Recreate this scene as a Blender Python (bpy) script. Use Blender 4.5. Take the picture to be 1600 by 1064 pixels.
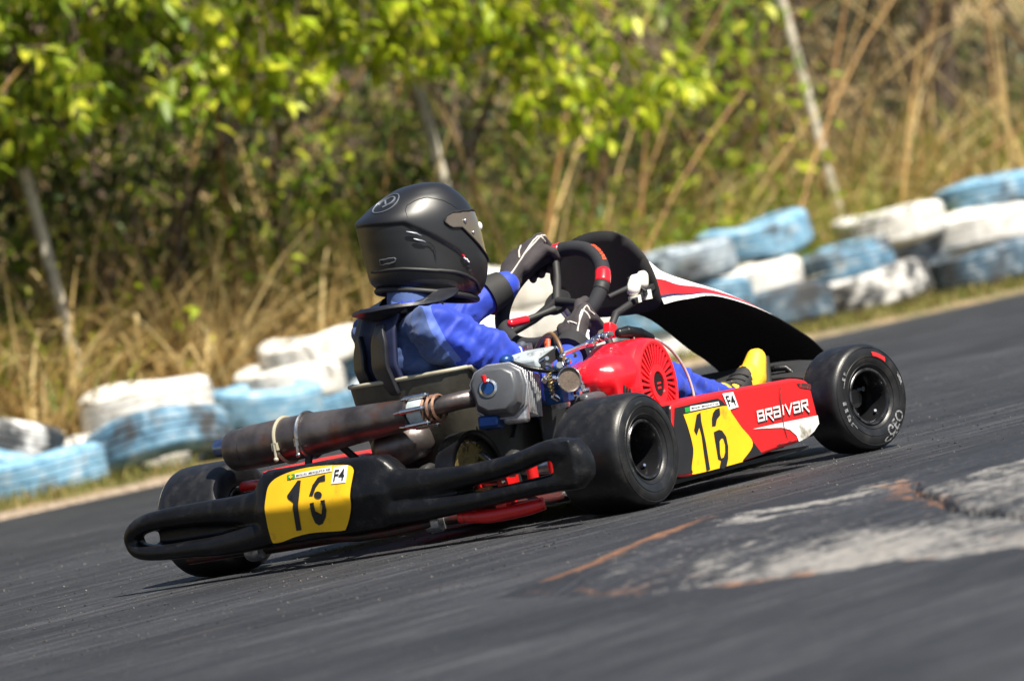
import bpy, bmesh, math, random
import numpy as np
from mathutils import Vector, Matrix, Euler, noise as mnoise
from mathutils.bvhtree import BVHTree

for o in list(bpy.data.objects):
    bpy.data.objects.remove(o, do_unlink=True)
scene = bpy.context.scene
COL = scene.collection
R = math.radians
rng = np.random.default_rng(11)
random.seed(5)

# ------------------------------------------------------------------ camera
cam_data = bpy.data.cameras.new('camera')
cam = bpy.data.objects.new('camera', cam_data)
COL.objects.link(cam)
cr = Vector((0.982989, -0.021251, -0.182433)); cu = Vector((0.182663, 0.00941, 0.983131)); cd = Vector((0.019176, 0.99973, -0.013131))
m = Matrix.Identity(4)
for i in range(3):
    m[i][0] = cr[i]; m[i][1] = cu[i]; m[i][2] = -cd[i]
m.translation = Vector((0.0, -14.98707, 0.62272))
cam.matrix_world = m
cam_data.sensor_width = 36.0
cam_data.lens = 226.67
cam_data.clip_start = 0.5
cam_data.clip_end = 600
cam_data.dof.use_dof = True
cam_data.dof.focus_distance = 15.05
cam_data.dof.aperture_fstop = 5.4
scene.camera = cam

# ------------------------------------------------------------------ sky, sun, exposure
SUN = Vector((0.34, -0.43, 0.84)).normalized()          # towards the sun
world = bpy.data.worlds.new('World')
scene.world = world
world.use_nodes = True
wn = world.node_tree.nodes; wl = world.node_tree.links
wn.clear()
sky = wn.new('ShaderNodeTexSky'); sky.sky_type = 'NISHITA'; sky.sun_disc = False
sky.sun_elevation = math.asin(SUN.z)
sky.sun_rotation = math.atan2(SUN.x, SUN.y)
sky.air_density = 1.0; sky.dust_density = 1.0
bg = wn.new('ShaderNodeBackground'); bg.inputs['Strength'].default_value = 0.05
wo = wn.new('ShaderNodeOutputWorld')
wl.new(sky.outputs[0], bg.inputs[0]); wl.new(bg.outputs[0], wo.inputs[0])
sd = bpy.data.lights.new('sun', 'SUN'); sd.energy = 5.0; sd.angle = R(0.55); sd.color = (1.0, 0.93, 0.80)
sun = bpy.data.objects.new('sun', sd); COL.objects.link(sun)
sun.rotation_euler = SUN.to_track_quat('Z', 'Y').to_euler()
sun.location = (6, -6, 12)
scene.view_settings.view_transform = 'Standard'
scene.view_settings.look = 'None'
scene.view_settings.gamma = 1.0
scene.view_settings.exposure = 1.12
scene.cycles.max_bounces = 6; scene.cycles.diffuse_bounces = 3; scene.cycles.glossy_bounces = 3; scene.cycles.transmission_bounces = 4
scene.render.resolution_x = 1024; scene.render.resolution_y = 680

# ------------------------------------------------------------------ materials
def hexc(r, g, b):
    f = lambda c: (c/255/12.92) if c/255 <= .04045 else ((c/255+.055)/1.055)**2.4
    return (f(r), f(g), f(b))
def new_mat(name):
    mt = bpy.data.materials.new(name); mt.use_nodes = True
    nt = mt.node_tree; b = nt.nodes['Principled BSDF']
    return mt, nt, nt.nodes, nt.links, b
def ramp(ns, stops):
    r = ns.new('ShaderNodeValToRGB'); e = r.color_ramp.elements
    while len(e) < len(stops): e.new(0.5)
    for k, (p, c) in enumerate(stops):
        e[k].position = p; e[k].color = (*c, 1) if len(c) == 3 else c
    return r
def mat(name, col, rough=.5, metal=0., var=.12, vscale=18., bump=0., bscale=120., col2=None, spec=.5, coat=0.,
        patch=None, rvar=.12, sub=None):
    """plain procedural material: noise-varied colour, roughness and relief; patch=(colour, scale, lo, hi) adds worn patches"""
    mt, nt, ns, ls, b = new_mat(name)
    tc = ns.new('ShaderNodeTexCoord')
    n = ns.new('ShaderNodeTexNoise'); n.inputs['Scale'].default_value = vscale; n.inputs['Detail'].default_value = 3
    ls.new(tc.outputs['Object'], n.inputs['Vector'])
    a = tuple(max(0, c*(1-var)) for c in col); z = col2 or tuple(min(1, c*(1+var)) for c in col)
    rp = ramp(ns, [(.3, a), (.7, z)])
    ls.new(n.outputs['Fac'], rp.inputs['Fac'])
    out = rp.outputs['Color']
    if patch:
        pc, ps, lo, hi = patch
        n2 = ns.new('ShaderNodeTexNoise'); n2.inputs['Scale'].default_value = ps; n2.inputs['Detail'].default_value = 5
        n2.inputs['Roughness'].default_value = .65
        ls.new(tc.outputs['Object'], n2.inputs['Vector'])
        mr = ns.new('ShaderNodeMapRange'); mr.inputs[1].default_value = lo; mr.inputs[2].default_value = hi
        ls.new(n2.outputs['Fac'], mr.inputs[0])
        mx = ns.new('ShaderNodeMix'); mx.data_type = 'RGBA'
        ls.new(mr.outputs[0], mx.inputs[0]); ls.new(out, mx.inputs[6]); mx.inputs[7].default_value = (*pc, 1)
        out = mx.outputs[2]
    ls.new(out, b.inputs['Base Color'])
    mr2 = ns.new('ShaderNodeMapRange'); mr2.inputs[3].default_value = max(.02, rough-rvar*.5); mr2.inputs[4].default_value = min(1, rough+rvar)
    ls.new(n.outputs['Fac'], mr2.inputs[0]); ls.new(mr2.outputs[0], b.inputs['Roughness'])
    b.inputs['Metallic'].default_value = metal
    b.inputs['Specular IOR Level'].default_value = spec
    if coat: b.inputs['Coat Weight'].default_value = coat; b.inputs['Coat Roughness'].default_value = .08
    if bump:
        n3 = ns.new('ShaderNodeTexNoise'); n3.inputs['Scale'].default_value = bscale; n3.inputs['Detail'].default_value = 3
        ls.new(tc.outputs['Object'], n3.inputs['Vector'])
        bp = ns.new('ShaderNodeBump'); bp.inputs['Strength'].default_value = bump; bp.inputs['Distance'].default_value = .004
        ls.new(n3.outputs['Fac'], bp.inputs['Height']); ls.new(bp.outputs[0], b.inputs['Normal'])
    return mt

def leaf_mat(name, c1, c2, c3=None, trans=.45, rough=.45):
    mt, nt, ns, ls, b = new_mat(name)
    g = ns.new('ShaderNodeNewGeometry')
    stops = [(0., c1), (.55, c2)] + ([(1., c3)] if c3 else [])
    rp = ramp(ns, stops); ls.new(g.outputs['Random Per Island'], rp.inputs['Fac'])
    ls.new(rp.outputs[0], b.inputs['Base Color']); b.inputs['Roughness'].default_value = rough
    b.inputs['Specular IOR Level'].default_value = .35
    tr = ns.new('ShaderNodeBsdfTranslucent'); ls.new(rp.outputs[0], tr.inputs['Color'])
    mx = ns.new('ShaderNodeMixShader'); mx.inputs[0].default_value = trans
    ls.new(b.outputs[0], mx.inputs[1]); ls.new(tr.outputs[0], mx.inputs[2])
    ls.new(mx.outputs[0], ns['Material Output'].inputs['Surface'])
    return mt

M = {}
M['rubber'] = mat('tyre rubber', (.0075, .0075, .0085), .38, var=.25, vscale=40, bump=.10, bscale=400, patch=((.030, .028, .026), 22, .52, .78))
M['rubber_letter'] = mat('tyre lettering', (.22, .225, .24), .6, patch=((.02, .02, .02), 110, .44, .6))
M['rubber_red'] = mat('tyre red mark', (.6, .02, .025), .5, patch=((.2, .01, .01), 90, .55, .75))
M['rim'] = mat('black wheel metal', (.012, .012, .014), .22, .3, coat=.4)
M['rim_edge'] = mat('worn wheel edge', (.10, .10, .11), .3, .8, patch=((.02, .02, .02), 60, .45, .6))
M['steel'] = mat('bare steel', (.45, .45, .46), .3, 1., var=.2, vscale=60, patch=((.12, .11, .1), 40, .58, .75))
M['chrome'] = mat('bright metal', (.75, .76, .78), .18, 1., var=.1, vscale=70)
M['alu'] = mat('cast grey metal', (.42, .43, .45), .34, .75, var=.2, vscale=50, bump=.2, bscale=300, patch=((.1, .1, .1), 35, .55, .7))
M['cover_grey'] = mat('grey valve cover paint and crankcase shade', (.085, .09, .1), .36, .35, var=.15, bump=.1, bscale=400)
M['pale_grey'] = mat('pale grey metal', (.46, .52, .54), .4, .3, var=.15, patch=((.15, .17, .18), 50, .55, .7))
M['blue_metal'] = mat('blue metal', (.015, .06, .22), .3, .5, var=.2)
M['brass'] = mat('dull brass', (.36, .27, .10), .42, .8, var=.25, vscale=40, patch=((.06, .05, .03), 40, .5, .65))
M['hose'] = mat('brown fuel hose', (.13, .07, .025), .4, var=.3)
M['black_plastic'] = mat('black plastic', (.0045, .0048, .006), .33, var=.3, vscale=25, bump=.14, bscale=220, patch=((.020, .020, .022), 26, .54, .78), spec=.3)
M['black_matte'] = mat('matt black plastic', (.012, .012, .013), .6, var=.3)
M['black_inner'] = mat('dull black inner plastic', (.008, .008, .009), .75, var=.3)
M['red_engine'] = mat('red engine paint', (.62, .008, .018), .26, var=.1, vscale=12, coat=.5, patch=((.3, .006, .01), 35, .6, .8))
M['red_tube'] = mat('red frame paint', (.52, .008, .008), .36, var=.15, coat=.2, patch=((.10, .01, .01), 45, .58, .7))
M['red_pod'] = mat('red bodywork', (.64, .010, .012), .34, var=.08, vscale=10, patch=((.26, .012, .012), 18, .55, .78), coat=.1)
M['yellow'] = mat('yellow number sticker', (.84, .48, .010), .40, var=.06, vscale=10, patch=((.46, .25, .02), 24, .58, .78))
M['print_black'] = mat('black print', (.012, .012, .014), .45)
M['print_white'] = mat('white print', (.78, .78, .78), .45, var=.05, patch=((.5, .48, .45), 40, .6, .8))
M['print_green'] = mat('green print', (.02, .28, .05), .45)
M['white_worn'] = mat('worn white bodywork', (.72, .71, .68), .5, var=.08, patch=((.20, .18, .14), 16, .55, .7))
M['fairing_white'] = mat('white bodywork', (.80, .79, .78), .35, var=.04)
M['seat'] = mat('grey fibreglass seat', (.032, .030, .023), .5, var=.25, vscale=14, bump=.15, bscale=90, patch=((.05, .048, .038), 10, .5, .7))
M['seat_edge'] = mat('seat rim', (.30, .28, .21), .45, var=.2)
M['exhaust'] = mat('scorched exhaust', (.10, .088, .088), .36, .75, var=.3, vscale=14, col2=(.19, .165, .16), bump=.15, bscale=80, patch=((.17, .075, .045), 16, .54, .72))
M['rust'] = mat('rusty pipe', (.16, .085, .055), .55, .5, var=.35, vscale=40, bump=.3)
M['exhaust_blue'] = mat('heat tinted steel', (.22, .28, .46), .25, .95, var=.35, vscale=25)
M['grip'] = mat('black suede grip', (.010, .011, .016), .8, var=.3, bump=.2, bscale=600)
M['orange'] = mat('orange print', (.72, .08, .02), .5, patch=((.05, .01, .01), 160, .5, .58))
M['suit_blue'] = mat('royal blue cloth', (.020, .055, .44), .62, var=.18, vscale=14, bump=.35, bscale=28, spec=.3)
def suit_material():
    mt, nt, ns, ls, b = new_mat('driver suit cloth')
    at = ns.new('ShaderNodeAttribute'); at.attribute_name = 'seam'
    tc = ns.new('ShaderNodeTexCoord'); n = ns.new('ShaderNodeTexNoise'); n.inputs['Scale'].default_value = 14; n.inputs['Detail'].default_value = 6; ls.new(tc.outputs['Object'], n.inputs['Vector'])
    rp = ramp(ns, [(0., (.040, .072, .19)), (.5, (.075, .13, .45)), (.62, (.014, .040, .37))]); rp.color_ramp.interpolation = 'CONSTANT'; ls.new(at.outputs['Fac'], rp.inputs[0])
    v = ramp(ns, [(.3, (.78, .78, .8)), (.7, (1.2, 1.2, 1.2))]); ls.new(n.outputs['Fac'], v.inputs[0])
    mx = ns.new('ShaderNodeMix'); mx.data_type = 'RGBA'; mx.blend_type = 'MULTIPLY'; mx.inputs[0].default_value = 1; ls.new(rp.outputs[0], mx.inputs[6]); ls.new(v.outputs[0], mx.inputs[7]); ls.new(mx.outputs[2], b.inputs['Base Color'])
    b.inputs['Roughness'].default_value = .62; b.inputs['Specular IOR Level'].default_value = .3; b.inputs['Sheen Weight'].default_value = .15
    n3 = ns.new('ShaderNodeTexNoise'); n3.inputs['Scale'].default_value = 30; n3.inputs['Detail'].default_value = 6; ls.new(tc.outputs['Object'], n3.inputs['Vector'])
    bp = ns.new('ShaderNodeBump'); bp.inputs['Strength'].default_value = .4; bp.inputs['Distance'].default_value = .004; ls.new(n3.outputs['Fac'], bp.inputs['Height']); ls.new(bp.outputs[0], b.inputs['Normal'])
    return mt
M['suit'] = suit_material()
M['suit_navy'] = mat('slate navy cloth', (.050, .085, .21), .68, var=.22, vscale=12, bump=.35, bscale=28, spec=.3)
M['suit_pale'] = mat('pale blue cloth patch', (.13, .21, .62), .62, var=.12, spec=.3)
M['glove'] = mat('charcoal glove cloth', (.042, .037, .041), .8, var=.2, vscale=30, bump=.3, bscale=350, spec=.25)
M['glove_line'] = mat('pale glove piping', (.50, .47, .43), .7, var=.2)
M['cuff'] = mat('black cuff', (.012, .012, .013), .7)
M['brace'] = mat('black brace plastic', (.014, .015, .02), .34, var=.3, bump=.05)
M['brace_navy'] = mat('navy brace cloth', (.008, .012, .045), .5, var=.3)
M['helmet'] = mat('satin black helmet', (.0095, .010, .012), .34, var=.10, vscale=8, spec=.55)
M['helmet_dark'] = mat('matt black helmet trim', (.010, .010, .011), .55)
M['visor'] = mat('dark smoked visor', (.085, .066, .045), .06, spec=.8, rvar=.02, coat=.6)
M['mark_grey'] = mat('grey helmet mark', (.17, .19, .22), .35, .4)
M['mark_white'] = mat('white tag', (.8, .8, .8), .4)
M['shoe'] = mat('yellow shoe leather', (.82, .45, .02), .5, var=.12, bump=.2, bscale=120, patch=((.4, .2, .01), 40, .6, .8))
M['skin'] = mat('skin', (.45, .27, .19), .5)
M['bottle'] = mat('milky plastic', (.66, .66, .60), .35, var=.1)

# ------------------------------------------------------------------ mesh helpers
class MB:
    """collects geometry that becomes one mesh object"""
    def __init__(s): s.v = []; s.f = []; s.m = []
    def add(s, v, f, mi=0):
        o = len(s.v); s.v += [tuple(p) for p in v]
        for q in f: s.f.append([i+o for i in q]); s.m.append(mi)
        return s
    def box(s, c, size, rot=None, mi=0):
        x, y, z = (k/2 for k in size); c = Vector(c)
        P = [Vector((a, b, d)) for a in (-x, x) for b in (-y, y) for d in (-z, z)]
        if rot is not None: P = [rot @ p for p in P]
        return s.add([p+c for p in P], [(0, 1, 3, 2), (4, 6, 7, 5), (0, 4, 5, 1), (2, 3, 7, 6), (0, 2, 6, 4), (1, 5, 7, 3)], mi)
    def loft(s, secs, mi=0, caps=True, closed=True, ring=False):
        n = len(secs[0]); V = [p for q in secs for p in q]; F = []
        k = len(secs)
        for i in range(k if ring else k-1):
            i2 = (i+1) % k
            for j in range(n if closed else n-1):
                j2 = (j+1) % n
                F.append((i*n+j, i*n+j2, i2*n+j2, i2*n+j))
        if caps and closed and not ring:
            F.append(tuple(range(n-1, -1, -1))); F.append(tuple((k-1)*n+j for j in range(n)))
        return s.add(V, F, mi)
    def tube(s, path, r, seg=10, mi=0, ring=False, caps=True, squash=None):
        P = [Vector(p) for p in path]; k = len(P)
        rr = [r]*k if isinstance(r, (int, float)) else list(r)
        secs = []; up = None
        for i in range(k):
            if ring: t = P[(i+1) % k]-P[i-1]
            else: t = P[min(i+1, k-1)]-P[max(i-1, 0)]
            t.normalize()
            if up is None:
                up = Vector((0, 0, 1)) if abs(t.z) < .9 else Vector((1, 0, 0))
            u = up-t*up.dot(t)
            if u.length < 1e-5: u = t.orthogonal()
            u.normalize(); w = t.cross(u); up = u
            sq = squash or 1.
            secs.append([P[i]+(u*math.cos(a)*rr[i]*sq+w*math.sin(a)*rr[i]) for a in (2*math.pi*j/seg for j in range(seg))])
        return s.loft(secs, mi, caps, True, ring)
    def lathe(s, prof, c, axis, seg=32, mi=0, caps=False, up=None):
        """prof: (radius, height along axis)"""
        ax = Vector(axis).normalized(); c = Vector(c); u = (up and Vector(up)) or ax.orthogonal().normalized(); w = ax.cross(u)
        secs = [[c+ax*h+(u*math.cos(2*math.pi*j/seg)+w*math.sin(2*math.pi*j/seg))*r for j in range(seg)] for r, h in prof]
        return s.loft(secs, mi, caps)
    def cyl(s, a, b, r, seg=16, mi=0, r2=None):
        return s.tube([a, b], [r, r if r2 is None else r2], seg, mi)
    def ball(s, c, rad, seg=16, rings=10, mi=0, rot=None):
        c = Vector(c); rx, ry, rz = (rad,)*3 if isinstance(rad, (int, float)) else rad
        secs = []
        for i in range(1, rings):
            th = math.pi*i/rings; q = []
            for j in range(seg):
                a = 2*math.pi*j/seg
                p = Vector((rx*math.sin(th)*math.cos(a), ry*math.sin(th)*math.sin(a), rz*math.cos(th)))
                if rot is not None: p = rot @ p
                q.append(c+p)
            secs.append(q)
        return s.loft(secs, mi, True)
    def capsule(s, pts, rad, seg=14, mi=0):
        """rounded tapered chain"""
        s.tube(pts, rad, seg, mi)
        for p, r in zip(pts, rad): s.ball(p, r*.995, seg, 8, mi)
        return s
    def grid(s, rows, mi=0, flip=False):
        n = len(rows[0]); V = [p for q in rows for p in q]; F = []
        for i in range(len(rows)-1):
            for j in range(n-1):
                f = (i*n+j, i*n+j+1, (i+1)*n+j+1, (i+1)*n+j)
                F.append(f[::-1] if flip else f)
        return s.add(V, F, mi)
    def prism(s, pts, fn, mi=0, thick=None):
        """polygon pts (2-D) placed by fn(a, b, depth); thick gives it sides"""
        top = [fn(a, b, 0) for a, b in pts]; n = len(pts)
        s.add(top, [tuple(range(n))], mi)
        if thick:
            bot = [fn(a, b, thick) for a, b in pts]
            s.add(top+bot, [(i, (i+1) % n, n+(i+1) % n, n+i) for i in range(n)]+[tuple(range(2*n-1, n-1, -1))], mi)
        return s
    def mesh(s, name):
        me = bpy.data.meshes.new(name); me.from_pydata(s.v, [], s.f)
        me.polygons.foreach_set('material_index', s.m); me.update()
        return me
    def build(s, name, mats, parent=None, smooth=40, bevel=0, fix=True, off=None, solid=0, segs=2, weld=False):
        if off is not None: s.v = [(p[0]-off[0], p[1]-off[1], p[2]-off[2]) for p in s.v]
        me = s.mesh(name)
        if fix or weld:
            bm = bmesh.new(); bm.from_mesh(me)
            if weld: bmesh.ops.remove_doubles(bm, verts=bm.verts, dist=1e-5)
            bmesh.ops.recalc_face_normals(bm, faces=bm.faces); bm.to_mesh(me); bm.free()
        o = link(name, me, mats, parent, smooth)
        if solid:
            md = o.modifiers.new('thickness', 'SOLIDIFY'); md.thickness = abs(solid); md.offset = -1 if solid > 0 else 1
        if bevel:
            md = o.modifiers.new('edges', 'BEVEL'); md.width = bevel; md.segments = segs; md.limit_method = 'ANGLE'; md.angle_limit = R(38)
            md.harden_normals = False
        return o
def link(name, me, mats, parent=None, smooth=40):
    o = bpy.data.objects.new(name, me); COL.objects.link(o)
    for k in (mats if isinstance(mats, (list, tuple)) else [mats]): me.materials.append(M[k] if isinstance(k, str) else k)
    if smooth:
        me.shade_smooth()
        if smooth < 180: me.set_sharp_from_angle(angle=R(smooth))
    o.parent = parent
    return o
def organic(mb, voxel, smooth=4):
    """overlapping closed shapes fused to one continuous skin"""
    me = mb.mesh('tmp'); bm = bmesh.new(); bm.from_mesh(me)
    bmesh.ops.recalc_face_normals(bm, faces=bm.faces); bm.to_mesh(me); bm.free()
    o = bpy.data.objects.new('tmp', me); COL.objects.link(o)
    md = o.modifiers.new('r', 'REMESH'); md.mode = 'VOXEL'; md.voxel_size = voxel; md.adaptivity = 0
    if smooth:
        sm = o.modifiers.new('s', 'SMOOTH'); sm.iterations = smooth; sm.factor = .5
    dg = bpy.context.evaluated_depsgraph_get(); dg.update()
    res = bpy.data.meshes.new_from_object(o.evaluated_get(dg))
    bpy.data.objects.remove(o, do_unlink=True)
    res.materials.clear()
    return res
def shift(me, off):
    me.transform(Matrix.Translation(-Vector(off)))
def empty(name, loc=(0, 0, 0), rz=0., parent=None):
    o = bpy.data.objects.new(name, None); COL.objects.link(o); o.location = loc; o.rotation_euler = (0, 0, rz); o.parent = parent
    o.empty_display_size = .1
    return o
def tag(o, label, cat=None, group=None, kind=None):
    if label: o['label'] = label
    if cat: o['category'] = cat
    if group: o['group'] = group
    if kind: o['kind'] = kind
    return o
def crom(pts, n):
    """Catmull-Rom samples through points of any dimension"""
    P = np.array(pts, float); k = len(P); out = []
    for t in np.linspace(0, k-1, n):
        i = min(int(t), k-2); f = t-i
        p0, p1, p2, p3 = P[max(i-1, 0)], P[i], P[i+1], P[min(i+2, k-1)]
        out.append(.5*((2*p1)+(-p0+p2)*f+(2*p0-5*p1+4*p2-p3)*f*f+(-p0+3*p1-3*p2+p3)*f**3))
    return out
_txt = {}
def text_mesh(s, shear=0.):
    """flat letters from the built-in font, unit height, origin at lower left"""
    cu_ = bpy.data.curves.new('t', 'FONT'); cu_.body = s; cu_.shear = shear; cu_.resolution_u = 3; cu_.offset = .012
    o = bpy.data.objects.new('t', cu_); COL.objects.link(o)
    dg = bpy.context.evaluated_depsgraph_get(); dg.update()
    me = bpy.data.meshes.new_from_object(o.evaluated_get(dg))
    v = np.array([p.co[:2] for p in me.vertices]); f = [tuple(p.vertices) for p in me.polygons]
    bpy.data.objects.remove(o, do_unlink=True); bpy.data.meshes.remove(me)
    lo = v.min(0); hi = v.max(0)
    return (v-lo)/(hi-lo), f
def vnoise(x, y, seed=0, scale=1.):
    """smooth 2-D value noise, arrays in 0..1"""
    x = np.asarray(x, float)*scale; y = np.asarray(y, float)*scale
    xi = np.floor(x).astype(int); yi = np.floor(y).astype(int); fx = x-xi; fy = y-yi
    fx = fx*fx*(3-2*fx); fy = fy*fy*(3-2*fy)
    h = lambda a, b: np.modf(np.abs(np.sin(a*127.1+b*311.7+seed*74.7)*43758.5453))[0]
    return (h(xi, yi)*(1-fx)+h(xi+1, yi)*fx)*(1-fy)+(h(xi, yi+1)*(1-fx)+h(xi+1, yi+1)*fx)*fy
def fbm(x, y, seed=0, scale=1., oct=4):
    a = 0; w = .5; t = 0
    for k in range(oct):
        a = a+w*vnoise(x, y, seed+k*13, scale*2**k); t += w; w *= .5
    return a/t
def sstep(a, b, x):
    t = np.clip((x-a)/(b-a), 0, 1); return t*t*(3-2*t)
def np_mesh(name, V, F):
    me = bpy.data.meshes.new(name); V = np.asarray(V, np.float32); F = np.asarray(F, np.int32)
    me.vertices.add(len(V)); me.vertices.foreach_set('co', V.ravel())
    me.loops.add(F.size); me.loops.foreach_set('vertex_index', F.ravel())
    me.polygons.add(len(F)); me.polygons.foreach_set('loop_start', np.arange(0, F.size, F.shape[1], dtype=np.int32))
    me.update(calc_edges=True); me.validate()
    return me

# traced outlines, in metres on the kart
POD={'outline':[(0.2159,0.2065),(0.23,0.2174),(0.3037,0.2196),(0.3771,0.2191),(0.4729,0.2201),(0.5154,0.2192),(0.6221,0.2163),(0.7138,0.2138),(0.7574,0.2129),(0.8043,0.2052),(0.8297,0.1911),(0.8366,0.1553),(0.8414,0.114),(0.8398,0.0938),(0.8143,0.0766),(0.7781,0.0682),(0.7316,0.0611),(0.6486,0.0589),(0.5681,0.0536),(0.4887,0.0496),(0.3977,0.0488),(0.2698,0.0445),(0.2236,0.0465),(0.1942,0.0518),(0.1781,0.0652)],'black':[(0.2285,0.2128),(0.2802,0.2121),(0.3385,0.2139),(0.3952,0.2103),(0.4204,0.2066),(0.4384,0.1973),(0.5683,0.0544),(0.4891,0.051),(0.3982,0.0502),(0.2703,0.0459),(0.2245,0.0492),(0.1956,0.0558),(0.1768,0.0766)],'yellow':[(0.2626,0.188),(0.4476,0.1853),(0.4652,0.1669),(0.4952,0.1302),(0.5333,0.0853),(0.4794,0.0537),(0.4563,0.0488),(0.271,0.0478),(0.2576,0.0546),(0.2573,0.0659),(0.2749,0.0975),(0.2774,0.1198),(0.2719,0.1572)],'one':[(0.3165,0.1804),(0.3344,0.1838),(0.3307,0.1639),(0.3335,0.1154),(0.3305,0.05),(0.3142,0.0485),(0.3167,0.0892),(0.3206,0.1312),(0.3178,0.1508),(0.3005,0.1338),(0.2933,0.1466)],'sixa':[(0.3988,0.1823),(0.418,0.1842),(0.4149,0.1675),(0.3979,0.1597),(0.3876,0.1453),(0.3719,0.1456),(0.377,0.1637),(0.3858,0.1754)],'sixb':[(0.3746,0.1322),(0.3983,0.1349),(0.4113,0.131),(0.4233,0.1152),(0.4244,0.0923),(0.415,0.065),(0.4033,0.0495),(0.388,0.0436),(0.3715,0.0494),(0.3827,0.0636),(0.3717,0.0684),(0.3728,0.0961),(0.3733,0.1159)],'hole':[(0.3906,0.108),(0.3998,0.1131),(0.4069,0.1122),(0.4101,0.097),(0.4055,0.0805),(0.3955,0.0699),(0.3844,0.0685),(0.3833,0.0805)],'f4s':[(0.4418,0.2148),(0.4891,0.213),(0.5004,0.1762),(0.457,0.1742)],'flag':[(0.2727,0.2023),(0.2935,0.2019),(0.2938,0.1906),(0.272,0.1911)],'name':[(0.2954,0.2028),(0.4203,0.1987),(0.421,0.19),(0.2942,0.1917)],'swoosh':[(0.5446,0.118),(0.6419,0.1174),(0.7506,0.1152),(0.8385,0.1137),(0.8382,0.094),(0.8095,0.0787),(0.7784,0.069),(0.7352,0.0636),(0.7295,0.0788),(0.7053,0.0958),(0.6704,0.1054)],'scuff':[(0.7719,0.1996),(0.8063,0.1954),(0.8319,0.1894),(0.8306,0.1779),(0.8072,0.1822),(0.7817,0.1882)],'crack':[(0.6964,0.1986),(0.7004,0.1975),(0.6888,0.1736),(0.6885,0.1447),(0.6822,0.108),(0.6908,0.078),(0.6867,0.0771),(0.6778,0.1079),(0.6843,0.1452),(0.6846,0.1741)],'crack2':[(0.6333,0.0695),(0.6801,0.0707),(0.7238,0.0703),(0.724,0.0679),(0.6817,0.0676),(0.6404,0.0666)]}
BUM={'plate':[(0.2005,0.157),(0.198,0.1739),(0.1913,0.199),(0.1738,0.2131),(0.1448,0.2215),(0.1075,0.2266),(0.0683,0.228),(0.0271,0.2263),(-0.0132,0.2222),(-0.037,0.2189),(-0.0501,0.2133),(-0.0555,0.204),(-0.0532,0.1915),(-0.0473,0.1624),(-0.0449,0.1339),(-0.0332,0.1073),(-0.0117,0.0773),(-0.0003,0.073),(0.0335,0.0754),(0.0731,0.0785),(0.1069,0.0783),(0.1433,0.0747),(0.1756,0.0692),(0.1998,0.0686),(0.2077,0.0731),(0.2068,0.1041),(0.2016,0.1346)],'one':[(0.1318,0.1726),(0.1007,0.2032),(0.0913,0.202),(0.0967,0.1576),(0.1103,0.089),(0.1254,0.0891),(0.1127,0.1553),(0.112,0.1799),(0.1282,0.1657)],'sixa':[(0.0667,0.1646),(0.0575,0.187),(0.0428,0.2022),(0.0225,0.2064),(0.0214,0.1919),(0.0371,0.1919),(0.0478,0.1815),(0.0561,0.1633)],'dot':[(0.0299,0.1616),(0.0309,0.1582),(0.034,0.1558),(0.0386,0.1548),(0.0437,0.1555),(0.0484,0.1576),(0.0516,0.1609),(0.0529,0.1646),(0.0518,0.1679),(0.0487,0.1704),(0.0441,0.1714),(0.039,0.1707),(0.0343,0.1685),(0.0311,0.1653)],'sixb':[(0.0654,0.1473),(0.0538,0.1484),(0.0548,0.1271),(0.0535,0.1162),(0.0482,0.1131),(0.0411,0.1181),(0.0325,0.1358),(0.0347,0.1498),(0.022,0.1499),(0.0244,0.1252),(0.0323,0.1097),(0.046,0.0962),(0.0574,0.0937),(0.066,0.1001),(0.0684,0.1195)],'flag':[(0.1331,0.219),(0.1102,0.219),(0.1091,0.2089),(0.1316,0.2081)],'name':[(0.1093,0.2188),(0.0041,0.2217),(0.003,0.2109),(0.1082,0.209)],'f4s':[(-0.0013,0.2189),(-0.0409,0.2184),(-0.0352,0.1807),(0.005,0.1827)]}
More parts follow.
